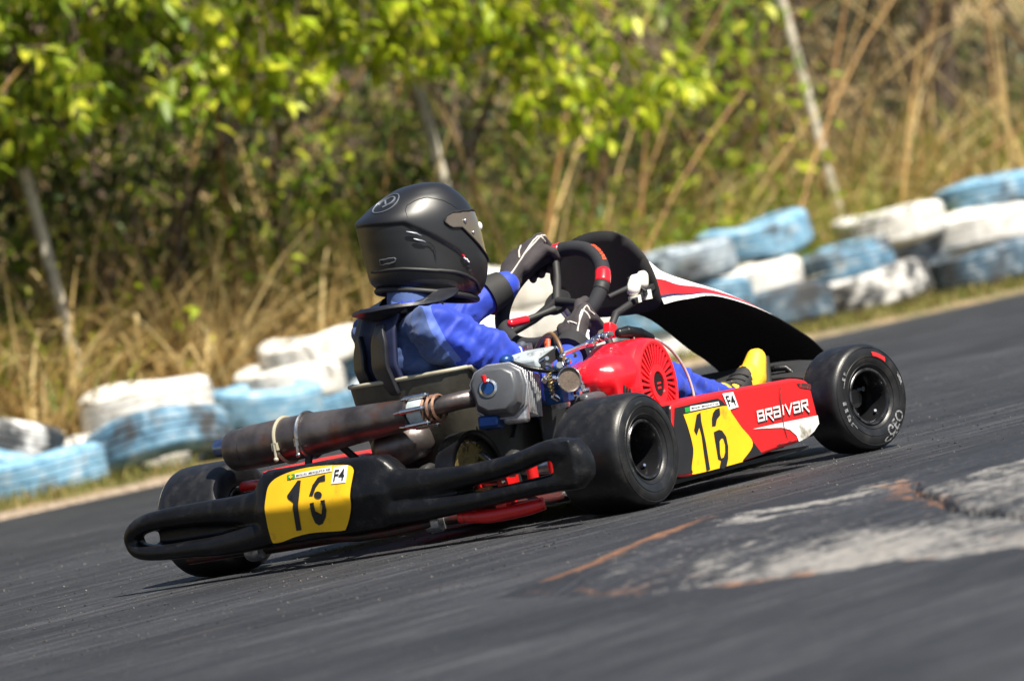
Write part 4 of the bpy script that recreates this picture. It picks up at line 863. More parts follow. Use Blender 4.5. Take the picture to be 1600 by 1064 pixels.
for y in (-.30, -.05, .30):
    b = MB(); b.box((0, y, .10), (.10, .022, .11)); b.lathe([(.045, -.016), (.05, 0), (.045, .016)], (0, y, .134), (0, 1, 0), 24, caps=True)
    b.build('bearing_carrier', 'black_matte', kart, 40, bevel=.006)
b = MB(); b.cyl((0, -.50, .1337), (0, .50, .1337), .0195, 20)
for sg in (-1, 1): b.cyl((0, sg*.44, .1337), (0, sg*.535, .1337), .034, 20, 1)
b.build('rear_axle', ['steel', 'alu'], kart)
b = MB(); b.lathe([(.03, -.005), (.092, -.005), (.092, .005), (.03, .005)], (0, .14, .1337), (0, 1, 0), 36); b.box((-.07, .14, .155), (.06, .055, .05), mi=1)
b.build('brake_disc', ['steel', 'alu'], kart, 40, bevel=.003)
# sprocket, chain and guard
b = MB(); b.lathe([(.028, -.004), (.062, -.004), (.074, -.006), (.080, -.004), (.080, .004), (.074, .006), (.028, .004)], (0, -.165, .1337), (0, 1, 0), 40)
for k in range(40):
    a = k*2*math.pi/40; b.box((math.cos(a)*.083, -.165, .1337+math.sin(a)*.083), (.008, .006, .006), Matrix.Rotation(-a, 3, 'Y'))
b.build('sprocket', 'brass', kart, 35)
b = MB(); rows = []
for a in np.linspace(-.3, 3.5, 26):
    rr = .106
    rows.append([Vector((-math.cos(a)*(rr+dr)*1.0, -.165+dy, .1337+math.sin(a)*(rr+dr))) for dy, dr in ((-.02, -.012), (-.022, 0), (.022, 0), (.02, -.012))])
b.grid(rows); b.build('chain_guard', 'black_plastic', kart, 50, fix=False, solid=.003)
b = MB(); P_ = [Vector((.28*t, -.165, .2145-.02*t)) for t in np.linspace(0, 1, 22)]+[Vector((.28+.05*math.sin(a), -.165, .135+.06*math.cos(a))) for a in np.linspace(.2, 2.9, 10)]+[Vector((.28*(1-t), -.165, .075-.022*t)) for t in np.linspace(0, 1, 22)]+[Vector((-.081*math.sin(a), -.165, .1337-.081*math.cos(a))) for a in np.linspace(.1, 3.0, 16)]
b.tube(P_, [.0042 if k % 2 else .0028 for k in range(len(P_))], 6, 0, True); b.build('chain', 'steel', kart, 0)
# rounded collector can under the muffler and its bracket
b = MB(); me = None
b.lathe([(.0, -.075), (.028, -.072), (.045, -.055), (.051, -.02), (.050, .02), (.040, .055), (.022, .07), (0, .072)], (-.02, -.01, .235), (.35, -.9, .2), 28)
b.build('resonator', 'exhaust', kart, 60)
b = MB(); b.tube([(-.03, .03, .20), (-.07, .05, .16), (-.10, .06, .10), (-.18, .06, .06)], .014, 10); b.build('support_stay', 'red_tube', kart, 60)
b = MB(); b.tube([(-.10, .20, .27), (-.12, .20, .22), (-.16, .18, .16), (-.2, .18, .06)], .009, 8); b.tube([(-.09, .12, .26), (-.02, .10, .19), (0, .10, .14)], .009, 8)
b.build('exhaust_stay', 'black_matte', kart, 60)
# red bumper clamps seen through the bumper slots
for k, (y0, z0) in enumerate(((-.335, .136), (-.415, .131))):
    b = MB(); b.box((-.215, y0, z0), (.05, .030, .044)); b.cyl((-.242, y0-.004, z0+.009), (-.236, y0-.004, z0+.009), .006, 10, 1); b.cyl((-.242, y0-.004, z0-.009), (-.236, y0-.004, z0-.009), .006, 10, 1)
    b.build('bumper_clamp', ['red_tube', 'chrome'], kart, 40, bevel=.006)
b = MB(); b.cyl((-.215, -.33, .132), (-.215, -.43, .128), .014, 14); b.build('clamp_bar', 'steel', kart)
for y0, z0 in ((-.475, .128), (-.535, .132)):
    b = MB(); b.cyl((-.20, y0, z0-.015), (-.20, y0, z0+.018), .013, 14); b.ball((-.20, y0, z0+.018), (.013, .013, .009)); b.build('rubber_mount', ['red_tube'], kart, 50)
b = MB(); b.tube(crom([(-.262, -.30, .060), (-.268, -.38, .052), (-.262, -.47, .054), (-.24, -.52, .06)], 10), [.014]*3+[.016]*5+[.015]*2, 12)
b.box((-.245, -.33, .075), (.05, .04, .03)); b.box((-.245, -.42, .074), (.05, .03, .03)); b.build('tow_bar', 'red_tube', kart, 50, bevel=.003)
b = MB(); b.tube([(-.25, .10, .062), (-.25, .0, .05), (-.25, -.10, .05), (-.235, -.2, .055)], .011, 10); b.build('lower_bumper_bar', 'frame_paint', kart, 60)
for y0 in (.32, -.2):
    b = MB(); b.lathe([(.0, -.02), (.02, -.02), (.024, -.012), (.024, .012), (.02, .02), (0, .02)], (-.22, y0, .055), (0, 1, 0), 20); b.build('bar_end', 'alu', kart, 40)
b = MB(); b.cyl((-.21, .16, .20), (-.16, .16, .215), .010, 12); b.build('clamp_bolt', 'chrome', kart)
b = MB(); b.tube(crom([(-.06, .44, .20), (-.10, .36, .20), (-.14, .30, .185), (-.17, .28, .16)], 8), .013, 10); b.tube([(-.12, .34, .20), (-.16, .16, .20), (-.16, .0, .19)], .010, 8); b.build('rear_hoop', 'red_tube', kart, 60)

# ---- floor tray
b = MB(); b.prism([(.40, -.28), (.95, -.24), (1.30, -.20), (1.45, 0), (1.30, .20), (.95, .24), (.40, .28)], lambda x, y, d: Vector((x, y, .034-d)), 0, .004)
b.build('floor_tray', 'black_matte', kart, 30)

# ---- rear bumper
def bsurf(y, z): return -.318+.35*max(0, z-.145)+.22*max(0, .145-z)+.35*(y-.07)**2
b = MB()
secs = []
for y in np.linspace(.27, -.17, 23):
    e = abs((y-.05)/.22); sh = max(0, e-.72)/.28
    zt = .236-.062*sh**1.5; zb = .060+.030*sh**1.5
    if y < .05: zt -= .008*(e)
    q = []
    for z in np.linspace(zb+.006, zt-.006, 13): q.append(Vector((bsurf(y, z)+.030*sh**2, y, z)))
    q.append(Vector((bsurf(y, zt)+.012+.03*sh**2, y, zt)))
    for z in np.linspace(zt-.004, zb+.004, 6): q.append(Vector((-.222, y, z)))
    q.append(Vector((bsurf(y, zb)+.012+.03*sh**2, y, zb)))
    secs.append(q)
b.loft(secs)
def arm(pts, ra, rb, seg=14):
    """oval moulded bar: pts (x, y, z); ra depth radius, rb height radius"""
    P = crom(pts, 30); A = crom([(a,) for a in ra], 30); Bv = crom([(a,) for a in rb], 30); ss_ = []
    for i in range(30):
        p = Vector(P[i]); t = (Vector(P[min(i+1, 29)])-Vector(P[max(i-1, 0)])).normalized()
        u = X-t*X.dot(t); u.normalize(); w = t.cross(u)
        sg = lambda v: math.copysign(abs(v)**.8, v)
        ss_.append([p+u*sg(math.cos(a))*A[i][0]+w*sg(math.sin(a))*Bv[i][0] for a in np.linspace(0, 2*math.pi, seg, endpoint=False)])
    b.loft(ss_)
arm([(-.262, -.10, .150), (-.258, -.20, .146), (-.262, -.33, .148), (-.272, -.48, .158), (-.278, -.56, .174), (-.272, -.612, .176), (-.258, -.638, .160), (-.254, -.644, .132), (-.258, -.638, .108), (-.268, -.59, .104), (-.275, -.48, .098), (-.272, -.35, .090), (-.265, -.20, .090), (-.262, -.10, .10)],
    [.034, .030, .026, .026, .027, .030, .033, .033, .032, .028, .024, .024, .027, .034], [.050, .038, .027, .024, .023, .026, .030, .032, .030, .023, .020, .021, .028, .036])
b.box((-.264, -.622, .141), (.058, .060, .102))
arm([(-.262, .22, .150), (-.258, .32, .156), (-.262, .42, .162), (-.272, .52, .164), (-.276, .585, .158), (-.270, .622, .140), (-.266, .628, .120), (-.270, .610, .098), (-.276, .55, .088), (-.278, .45, .084), (-.272, .35, .082), (-.262, .22, .095)],
    [.034, .030, .028, .026, .026, .027, .028, .027, .026, .026, .028, .034], [.048, .034, .028, .024, .022, .020, .020, .020, .019, .021, .026, .036])
secs = [[Vector((x_, y, z_)) for x_, z_ in ((-.262, .10), (-.262, .150), (-.245, .150), (-.245, .10))] for y in np.linspace(.20, .560, 7)]
b.loft(secs)
b.loft([[Vector((x_, y, z_)) for x_, z_ in ((-.258, .09), (-.258, .15), (-.240, .15), (-.240, .09))] for y in np.linspace(-.10, -.345, 5)])  # dark wall added across the right slot, standing in for the shade inside
me = organic(b, .0048, 4)
bumper = link('rear_bumper', me, 'black_plastic', kart, 180); bumper['label'] = 'black moulded rear bumper with scuffed end'
bvh = BVHTree.FromObject(bumper, bpy.context.evaluated_depsgraph_get())
def on_bumper(y, z, e):
    h = bvh.ray_cast(Vector((-.6, y, z)), Vector((1, 0, 0)))
    return (h[0] if h[0] is not None else Vector((bsurf(y, z), y, z)))-X*e
def fill2d(poly, step):
    """points inside a polygon triangulated on a regular lattice plus the outline"""
    P = np.array(poly); bm = bmesh.new()
    vs = [bm.verts.new((p[0], p[1], 0)) for p in poly]; f = bm.faces.new(vs)
    bmesh.ops.triangulate(bm, faces=[f])
    for k in range(40):
        ed = [e for e in bm.edges if e.calc_length() > step]
        if not ed: break
        bmesh.ops.subdivide_edges(bm, edges=ed, cuts=1); bmesh.ops.triangulate(bm, faces=[f_ for f_ in bm.faces if len(f_.verts) > 3])
    bm.verts.index_update(); v = [tuple(q.co[:2]) for q in bm.verts]; fs = [tuple(q.index for q in f_.verts) for f_ in bm.faces]; bm.free()
    return v, fs
def bump_decal(name, key, mt, e, step=.014):
    v, f = fill2d(BUM[key], step); d = MB(); d.add([on_bumper(y, z, e) for y, z in v], f)
    return d.build(name, mt, bumper, 180, fix=False)
def round_poly(p, n):
    q = np.array(p+[p[0]]); out = crom(q, n)[:-1]; return [tuple(a) for a in out]
BUM['plate'] = round_poly(BUM['plate'], 70)
plate = bump_decal('number_plate', 'plate', 'yellow', .0045, .010); plate['label'] = 'creased yellow number plate on the rear bumper'
for k in ('one', 'sixa', 'sixb', 'dot'): bump_decal('number_digit', k, 'print_black', .0060, .012)
bump_decal('class_sticker', 'f4s', 'print_white', .0060); bump_decal('flag', 'flag', 'print_green', .0060); bump_decal('name_strip', 'name', 'print_white', .0060)
def quad_text(s, quad, place, e, name, mt, parent, shear=0., pad=(.08, .12)):
    """letters stretched over a quad given as lower-left, lower-right, upper-right, upper-left"""
    v, f = text_mesh(s, shear); q = [np.array(p) for p in quad]; d = MB(); out = []
    for a, b_ in v:
        a = pad[0]+a*(1-2*pad[0]); b_ = pad[1]+b_*(1-2*pad[1])
        p = (q[0]*(1-a)+q[1]*a)*(1-b_)+(q[3]*(1-a)+q[2]*a)*b_; out.append(place(p[0], p[1], e))
    d.add(out, f); return d.build(name, mt, parent, 0, fix=False)
f4 = BUM['f4s']; quad_text('F4', [f4[3], f4[2], f4[1], f4[0]], on_bumper, .0075, 'class_lettering', 'print_black', bumper, 0, (.14, .16))
nm = BUM['name']; quad_text('MIGUEL MESQUITA AB', [nm[3], nm[2], nm[1], nm[0]], on_bumper, .0072, 'name_lettering', 'print_black', bumper, 0, (.04, .24))
cf = np.mean(BUM['flag'], 0); d = MB(); dd = [(cf[0]+.0062*math.cos(a), cf[1]+.0048*math.sin(a)) for a in np.linspace(0, 6.28, 4, endpoint=False)]
d.add([on_bumper(*p, .0072) for p in dd], [(0, 1, 2, 3)]); d.build('flag_diamond', 'yellow', bumper, 0, fix=False)

# ---- side pods
def pod(side):
    pts = [(x, z) for x, z in POD['outline']]
    pts = round_poly(pts, 60)
    b = MB(); secs = []
    for y, k in ((-.600, 1.), (-.585, 1.0), (-.52, .995), (-.45, .985), (-.40, .96)):
        c = Vector((.52, 0, .13)); secs.append([Vector((c.x+(x-c.x)*k, y*-side if side > 0 else y, c.z+(z-c.z)*k)) for x, z in pts])
    b.loft(secs)
    for i, f in enumerate(b.f):
        c = sum((Vector(b.v[k]) for k in f), Vector())/len(f)
        if len(f) == 4 and ((c.z < .075 and c.x < .585) or c.x < .225): b.m[i] = 1
    o = b.build('side_pod', ['red_pod', 'black_plastic'], kart, 40, bevel=.007, segs=3)
    return o
podR = pod(-1); podR['label'] = 'red side pod with yellow number panel'
podL = pod(1)
PY = -.6006
def on_pod(x, z, e): return Vector((x, PY-e, z))
def pod_decal(name, key, mt, e, inset=None):
    p = POD[key]; d = MB(); d.prism(p, lambda x, z, q: on_pod(x, z, e)); o = d.build(name, mt, podR, 0, fix=False)
    bm = bmesh.new(); bm.from_mesh(o.data); bmesh.ops.triangulate(bm, faces=bm.faces); bm.to_mesh(o.data); bm.free(); return o
POD['black'] = [(x+.004, min(z, .207)) if k in (0, 1, 2, 3) else (x, z) for k, (x, z) in enumerate(POD['black'])]
POD['black'] = [(x, max(z, .0535)) for x, z in POD['black']]
POD['yellow'] = round_poly(POD['yellow'], 60)
pod_decal('black_panel', 'black', 'print_black', .0006); pod_decal('number_panel', 'yellow', 'yellow', .0014)
for k in ('one', 'sixa', 'sixb'): pod_decal('number_digit', k, 'print_black', .0022)
pod_decal('number_counter', 'hole', 'yellow', .0030)
pod_decal('class_sticker', 'f4s', 'print_white', .0016); pod_decal('flag', 'flag', 'print_green', .0016); pod_decal('name_strip', 'name', 'print_white', .0016)
pod_decal('white_flash', 'swoosh', 'white_worn', .0008)
M['scuff'] = mat('dark scuff', (.05, .02, .02), .7, patch=((.4, .01, .012), 60, .45, .6)); pod_decal('scuff', 'scuff', 'scuff', .0010)
M['crack'] = mat('crack line', (.10, .012, .012), .8, patch=((.5, .01, .012), 50, .5, .56)); pod_decal('crack', 'crack', 'crack', .0010); pod_decal('crack', 'crack2', 'crack', .0011)
f4 = POD['f4s']; quad_text('F4', [f4[3], f4[2], f4[1], f4[0]], on_pod, .0024, 'class_lettering', 'print_black', podR, 0, (.14, .16))
nm = POD['name']; quad_text('MIGUEL MESQUITA AB', [nm[3], nm[2], nm[1], nm[0]], on_pod, .0024, 'name_lettering', 'print_black', podR, 0, (.04, .24))
# maker's lettering built from bars: each letter in a unit cell
LET = {'B': [((0, 0), (.9, 0)), ((0, 0), (0, 1)), ((0, 1), (.85, 1)), ((.1, .5), (.9, .5)), ((.9, 0), (.9, .5)), ((.85, .5), (.85, 1))],
       'R': [((0, 0), (0, .85)), ((0, 1), (.9, 1)), ((.9, .5), (.9, 1)), ((.15, .5), (.9, .5)), ((.35, .48), (.98, -.25))],
       'a': [((.0, 1), (.9, 1)), ((.9, 0), (.9, 1)), ((0, 0), (.9, 0)), ((0, .05), (0, .55)), ((0, .52), (.9, .52))],
       'V': [((0, 1), (.45, 0)), ((.45, 0), (.95, 1))], 'l': [((.4, .12), (.5, 1))]}
def letters(word, x0, z0, x1, z1, hgt, e, mt, name, grow=0., dx=0., dz=0.):
    """bars along the line (x0,z0)-(x1,z1) on the pod face"""
    d = MB(); wts = {'l': .35}; tot = sum(wts.get(c, 1.) for c in word)+.26*(len(word)-1); u = 0.
    base = np.array([x0, z0]); al = np.array([x1-x0, z1-z0]); ln = np.linalg.norm(al); al = al/ln; cell = ln/tot; upv = np.array([.10, 1.])*hgt
    for c in word:
        wd = wts.get(c, 1.)*cell
        for (a, b_), (a2, b2) in LET[c]:
            p = base+al*(u+a*wd)+upv*b_+[dx, dz]; q = base+al*(u+a2*wd)+upv*b2+[dx, dz]
            t = q-p; L_ = np.linalg.norm(t); t = t/L_; nn = np.array([-t[1], t[0]]); wv = hgt*(.115+grow)
            p = p-t*wv; q = q+t*wv
            e2 = e+.00004*len(d.f)
            d.add([on_pod(*(p-nn*wv), e2), on_pod(*(q-nn*wv), e2), on_pod(*(q+nn*wv), e2), on_pod(*(p+nn*wv), e2)], [(0, 1, 2, 3)])
        u += wd+.26*cell
    return d.build(name, mt, podR, 0, fix=False)
letters('BRalVaR', .574, .1335, .800, .1335, .0215, .0010, 'scuff', 'lettering_shadow', .035, .0018, -.0022)
letters('BRalVaR', .574, .1335, .800, .1335, .0215, .0022, 'print_white', 'maker_lettering')
# lower black skirt and floor edge under the pod
b = MB(); b.loft([[Vector((x, y, z)) for x, z in ((.17, .035), (.80, .04), (.80, .048), (.17, .046))] for y in (-.585, -.33)]); b.build('pod_undertray', 'black_matte', kart, 30)

# ---- front fairing: a hood of thin plastic, dull black inside, white with red stripes outside
st = [(.985, .435, .615, .135), (1.02, .438, .585, .150), (1.07, .437, .538, .158), (1.17, .433, .496, .160), (1.30, .398, .454, .165), (1.42, .352, .398, .17), (1.52, .304, .342, .17), (1.60, .262, .288, .165), (1.66, .21, .235, .16), (1.69, .14, .16, .15)]
P = crom(st, 34); rows = []
for x, ze, zc, hw_ in P:
    q = []
    for v in np.sin(np.linspace(-1, 1, 49)*math.pi/2):
        y = -v*hw_; k = (1-abs(v)**2.6); q.append(Vector((x, y, ze+(zc-ze)*k+(.030*max(0, -v)*math.exp(-((x-1.36)/.14)**2)))))
    rows.append(q)
b = MB(); b.grid(rows)
for i, f in enumerate(b.f):
    r_ = i//48; c_ = i % 48; v = math.sin(((c_+.5)/24-1)*math.pi/2)
    if .83 < abs(v) < .945: b.m[i] = 1
    if .945 <= abs(v) < .966: b.m[i] = 2
    if r_ > 17: b.m[i] = 3
M['navy_stripe'] = mat('navy stripe', (.01, .012, .05), .4)
fair = b.build('front_fairing', ['fairing_white', 'red_pod', 'navy_stripe', 'black_inner'], kart, 60)
md = fair.modifiers.new('t', 'SOLIDIFY'); md.thickness = .004; md.offset = -1; md.material_offset = 3; md.material_offset_rim = 3
fair['label'] = 'front fairing, black inside with white and red top'
# upright number panel of the fairing (seen from behind)
out = round_poly([(.150, .50), (.158, .545), (.135, .595), (.07, .632), (.0, .640), (-.07, .622), (-.115, .575), (-.135, .53), (-.142, .470), (-.125, .432), (-.06, .424), (.04, .430), (.11, .440), (.14, .455)], 56)
b = MB(); v, f = fill2d(out, .04)
def nas(y, z, e=0): return Vector((.965-.9*(y*y)*.6+(.55-z)*.12+e, y, z))
b.add([nas(y, z) for y, z in v], f); o = b.build('fairing_panel', ['fairing_white', 'black_inner'], kart, 180)
md = o.modifiers.new('t', 'SOLIDIFY'); md.thickness = .005; md.offset = 0; md.use_rim = True
o.data.materials[0] = M['black_inner']
# nose cone below
b = MB(); secs = []
for x, z0, z1, hw_ in crom([(1.22, .13, .21, .36), (1.30, .08, .225, .39), (1.40, .06, .235, .34), (1.50, .055, .235, .27), (1.60, .07, .20, .20), (1.66, .10, .15, .14)], 16):
    q = []
    for a in np.linspace(0, 2*math.pi, 28, endpoint=False):
        sgn = lambda t: math.copysign(abs(t)**.55, t)
        q.append(Vector((x, hw_*sgn(math.cos(a)), (z0+z1)/2+(z1-z0)/2*sgn(math.sin(a)))))
    secs.append(q)
b.loft(secs); b.build('nose_cone', 'black_inner', kart, 60)

# ---- seat
prof = crom([(-.015, .385), (-.012, .33), (.010, .22), (.06, .11), (.16, .052), (.30, .042), (.42, .055), (.52, .085)], 26)
b = MB(); rows = []; rim_pts = []
NS = 25
for i, (px_, pz_) in enumerate(prof):
    p0 = np.array(prof[max(i-1, 0)]); p1 = np.array(prof[min(i+1, len(prof)-1)]); t = (p1-p0)/np.linalg.norm(p1-p0)
    nrm = np.array([-t[1], t[0]]) if True else None           # towards the driver
    if nrm[1] < 0 and i > 12: nrm = -nrm
    if nrm[0] < 0 and i <= 12: nrm = -nrm
    u = i/(len(prof)-1)
    hw_ = np.interp(u, [0, .12, .28, .45, .7, 1], [.165, .160, .150, .165, .195, .18]); hs = np.interp(u, [0, .08, .25, .45, .7, .9, 1], [.03, .10, .20, .27, .22, .10, .07])
    q = []
    for k in range(NS):
        v = (k/(NS-1))*2-1; a = abs(v)
        if a < .55: y = v/.55*(hw_-.05); d_ = .0+.012*(a/.55)**2
        else:
            w = (a-.55)/.45; ang = min(1, w/.4)*math.pi/2
            y = (hw_-.05+.05*math.sin(ang))*math.copysign(1, v); d_ = .012+.05*(1-math.cos(ang))+max(0, w-.4)/.6*max(hs-.05, 0)
            y += math.copysign(.012*max(0, w-.4), v)
        q.append(Vector((px_+nrm[0]*d_, y-.015, pz_+nrm[1]*d_)))
    rows.append(q)
b.grid(rows); seat = b.build('seat', 'seat', kart, 60, fix=False, solid=.005)
edge_ = rows[0]+[r_[-1] for r_ in rows[1:]]
b = MB(); b.tube([r_[0] for r_ in rows[::-1]]+list(rows[0][1:-1])+[r_[-1] for r_ in rows], .0055, 8); b.build('seat_rim', 'seat_edge', seat, 60)
for sg in (-1, 1):
    b = MB(); b.tube([(.05, sg*.17, .18), (.03, sg*.25, .12), (.0, sg*.30, .10)], .010, 8); b.build('seat_stay', 'steel', kart, 60)

# ---- exhaust
b = MB()
axd = Vector((.02, .552, -.018)).normalized(); A0 = Vector((-.10, -.105, .305))
L_ = .540
def ex(t): return A0+axd*(L_*t)
pr = [(.028, -.002), (.035, .0), (.0355, .02), (.038, .10*L_), (.047, .42*L_), (.0515, .56*L_), (.0515, .90*L_), (.049, .905*L_), (.049, .985*L_), (.045, L_), (.012, L_+.002), (.0, L_+.002)]
b.lathe(pr, A0, axd, 40); ex_o = b.build('exhaust', 'exhaust', kart, 40); ex_o['label'] = 'scorched conical exhaust muffler across the back'
b = MB(); b.lathe([(.0215, 0), (.0215, .045), (.019, .045), (.019, .0)], ex(1.0)+Vector((.0, 0, .012)), axd+Vector((0, 0, .05)), 24); b.build('tail_pipe', 'exhaust_blue', ex_o, 40, fix=False)
for tt in (.69, .565):
    b = MB(); u = axd.orthogonal().normalized(); w = axd.cross(u); r_ = .0530
    b.tube([ex(tt)+(u*math.cos(a)+w*math.sin(a))*r_ for a in np.linspace(0, 2*math.pi, 40, endpoint=False)], .0046, 8, 0, True)
    cb = ex(tt)+Vector((-.054, 0, -.01)); b.box(cb, (.012, .014, .018)); b.cyl(cb+Vector((-.004, 0, .006)), cb+Vector((-.006, 0, -.03)), .0035, 8); b.ball(cb+Vector((-.006, 0, -.03)), .006)
    b.build('clamp', 'seat_edge' if tt > .6 else 'steel', ex_o, 40)
b = MB(); b.tube(crom([tuple(ex(0)), (-.095, -.15, .309), (-.085, -.19, .312), (-.06, -.225, .315), (-.02, -.25, .312), (.04, -.25, .30)], 20), [.030]*2+[.028]*3+[.021]*15, 18); b.build('header_pipe', 'exhaust', ex_o, 60)
b = MB()
for tq in (-.05, -.065, -.082): b.lathe([(.028, -.004), (.033, 0), (.028, .004)], ex(0)+axd*tq*1.0+Vector((.0, 0, .0)), axd, 28)
b.build('joint_ring', 'rust', ex_o, 50)
b = MB(); b.lathe([(.029, -.004), (.0325, -.008), (.0325, -.044), (.030, -.048)], ex(0), axd, 32); b.build('joint_sleeve', 'pale_grey', ex_o, 40, fix=False)
for k in range(6):
    a = k*2*math.pi/6+.2; u = Z.cross(axd).normalized(); w = axd.cross(u); rr = .037
    p = ex(0)+(u*math.cos(a)+w*math.sin(a))*rr
    b = MB(); pts = [p+axd*(.012-.080*t) for t in np.linspace(0, 1, 33)]
    b.tube(pts, [.0030]*3+[.0066 if q % 2 else .0058 for q in range(27)]+[.0030]*3, 8); b.tube([p+axd*.012, p+axd*.028-(u*math.cos(a)+w*math.sin(a))*.004], .0026, 6); b.build('spring', 'chrome', ex_o, 60)

# ---- engine
eng = MB()
def rb(c, s, rot=None, mb=None): (mb or eng).box(c, s, rot)
eng.box((.370, -.335, .215), (.19, .19, .20)); eng.box((.345, -.33, .280), (.14, .16, .08), Matrix.Rotation(R(-14), 3, 'Y'))
eng.lathe([(.0, .07), (.108, .07), (.115, .05), (.115, -.055), (.107, -.070), (0, -.070)], (.425, -.36, .262), (.16, -1, 0), 40)
eng.box((.315, -.335, .312), (.12, .14, .05), Matrix.Rotation(R(-10), 3, 'Y'))
eng.ball((.34, -.365, .298), (.105, .085, .060))
eng.box((.36, -.34, .09), (.20, .20, .06))
me = organic(eng, .0055, 9)
engine = link('engine', me, 'red_engine', kart, 180); engine['label'] = 'red engine beside the seat'
# cooling fan cover: annular rim, hub ring and radial ribs over a dark disc
fc = Vector((.425, -.36, .262)); fa = Vector((.16, -1, 0)).normalized(); fu = Z; fw = fa.cross(fu).normalized()
F0 = fc+fa*.0702
def fp(r_, a, e): return F0+(fw*math.cos(a)+fu*math.sin(a))*r_+fa*e
b = MB(); b.lathe([(.0, .001), (.098, .001)], F0, fa, 40); b.build('fan_grille_back', 'black_inner', engine, 0, fix=False)
b = MB()
b.lathe([(.094, .0), (.094, .007), (.099, .009), (.107, .007), (.111, -.006)], F0, fa, 48); b.lathe([(.030, .0), (.030, .009), (.046, .009), (.048, .002)], F0, fa, 40)
for k in range(34):
    a = k*2*math.pi/34; n_ = 2
    for sgm in (0,):
        p = [fp(.046, a-.045, .001), fp(.046, a+.045, .001), fp(.096, a+.044+.10, .001), fp(.096, a-.044+.10, .001)]
        q = [v_+fa*.006 for v_ in p]; b.add(p+q, [(4, 5, 6, 7), (0, 1, 5, 4), (1, 2, 6, 5), (2, 3, 7, 6), (3, 0, 4, 7)])
b.build('fan_cover', 'red_engine', engine, 40, fix=False)
b = MB(); b.lathe([(0, .006), (.029, .006), (.031, .003)], F0, fa, 28); b.build('starter_badge', 'black_plastic', engine, 40, fix=False)
b = MB(); v_, f_ = text_mesh('16'); b.add([F0+fw*(-.014+.028*a)+fu*(-.02+.016*c_)+fa*.0066 for a, c_ in v_], f_) if False else b.box(F0+fa*.0068+fu*-.008, (.001, .001, .001))
b = MB(); b.box(F0+fa*.0064+fu*.002, (.020, .0012, .004)); b.box(F0+fa*.0064-fu*.009, (.016, .0012, .005)); b.build('badge_print', 'red_engine', engine, 0)
for k in range(7):
    pass
b = MB()
for k in range(9):
    b.box((.295+.011*k, -.4325, .268-.0006*k), (.006, .004, .026), Matrix.Rotation(R(6), 3, 'Y'))
b.build('side_louvre', 'black_inner', engine, 0)
b = MB(); b.box((.235, -.325, .19), (.10, .15, .17)); b.box((.215, -.36, .235), (.06, .07, .05)); b.build('crankcase', 'cover_grey', engine, 35, bevel=.012, segs=3)  # dark grey puts the shade on the engine's lower rear into its colour
# cylinder with fins, head and valve cover pointing backwards
cax = Vector((-.94, -.28, .18)).normalized(); c0 = Vector((.106, -.266, .294))
b = MB(); ru = Y-cax*Y.dot(cax); ru.normalize(); rw = ru.cross(cax); rot = Matrix((cax, ru, rw)).transposed()
for k in range(9): b.box(c0+cax*(.012*k), (.0045, .108, .098), rot)
b.box(c0+cax*.05, (.10, .085, .078), rot); b.build('cylinder_fins', 'alu', engine, 30, bevel=.0015)
hc = c0+cax*.118; b = MB(); b.box(hc, (.034, .112, .102), rot); b.box(hc+rw*-.05-ru*.03, (.03, .06, .05), rot); b.build('cylinder_head', 'alu', engine, 30, bevel=.008, segs=3)
b = MB(); secs = []
octo = [(.062, .020), (.050, .044), (.022, .056), (-.025, .056), (-.052, .040), (-.060, .008), (-.054, -.034), (-.030, -.056), (.022, -.056), (.050, -.038)]
octo = [(a*1.10, c_*1.10) for a, c_ in octo]
for h_, k in ((.015, 1.0), (.026, 1.0), (.028, .92), (.048, .88), (.058, .76), (.062, .4)):
    secs.append([hc+cax*h_+ru*a*k+rw*c_*k for a, c_ in octo])
b.loft(secs); vc = b.build('valve_cover', 'cover_grey', engine, 32, bevel=.004, segs=3)
b = MB(); b.loft([[hc+cax*h_+ru*a*1.06+rw*c_*1.06 for a, c_ in octo] for h_ in (.012, .020)]); b.build('cover_flange', 'alu', engine, 30, bevel=.002)
oc = hc+cax*.058+rw*.004+ru*.012
b = MB(); b.lathe([(.019, .0), (.0215, .006), (.0165, .008), (.015, .003)], oc, cax, 28, 0); b.lathe([(0, .006), (.013, .006), (.014, .0)], oc, cax, 20, 1); b.build('breather_ring', ['chrome', 'blue_metal'], engine, 40, fix=False)
b = MB(); b.tube([oc+cax*.012+rw*.014-ru*-.004, oc+cax*.016+rw*.030+ru*.006], [.0055, .0065], 10); b.build('red_cap', 'red_engine', engine, 40)
b = MB(); v_, f_ = text_mesh('RACET'); b.add([hc+cax*.0525+ru*(.030-.050*a)+rw*(.036+.007*c_) for a, c_ in v_], f_); b.build('cover_lettering', 'pale_grey', engine, 0, fix=False)
b = MB(); b.box(hc+cax*.012-rw*.068+ru*.028, (.05, .05, .03), rot); b.build('lower_bracket', 'blue_metal', engine, 30, bevel=.006)
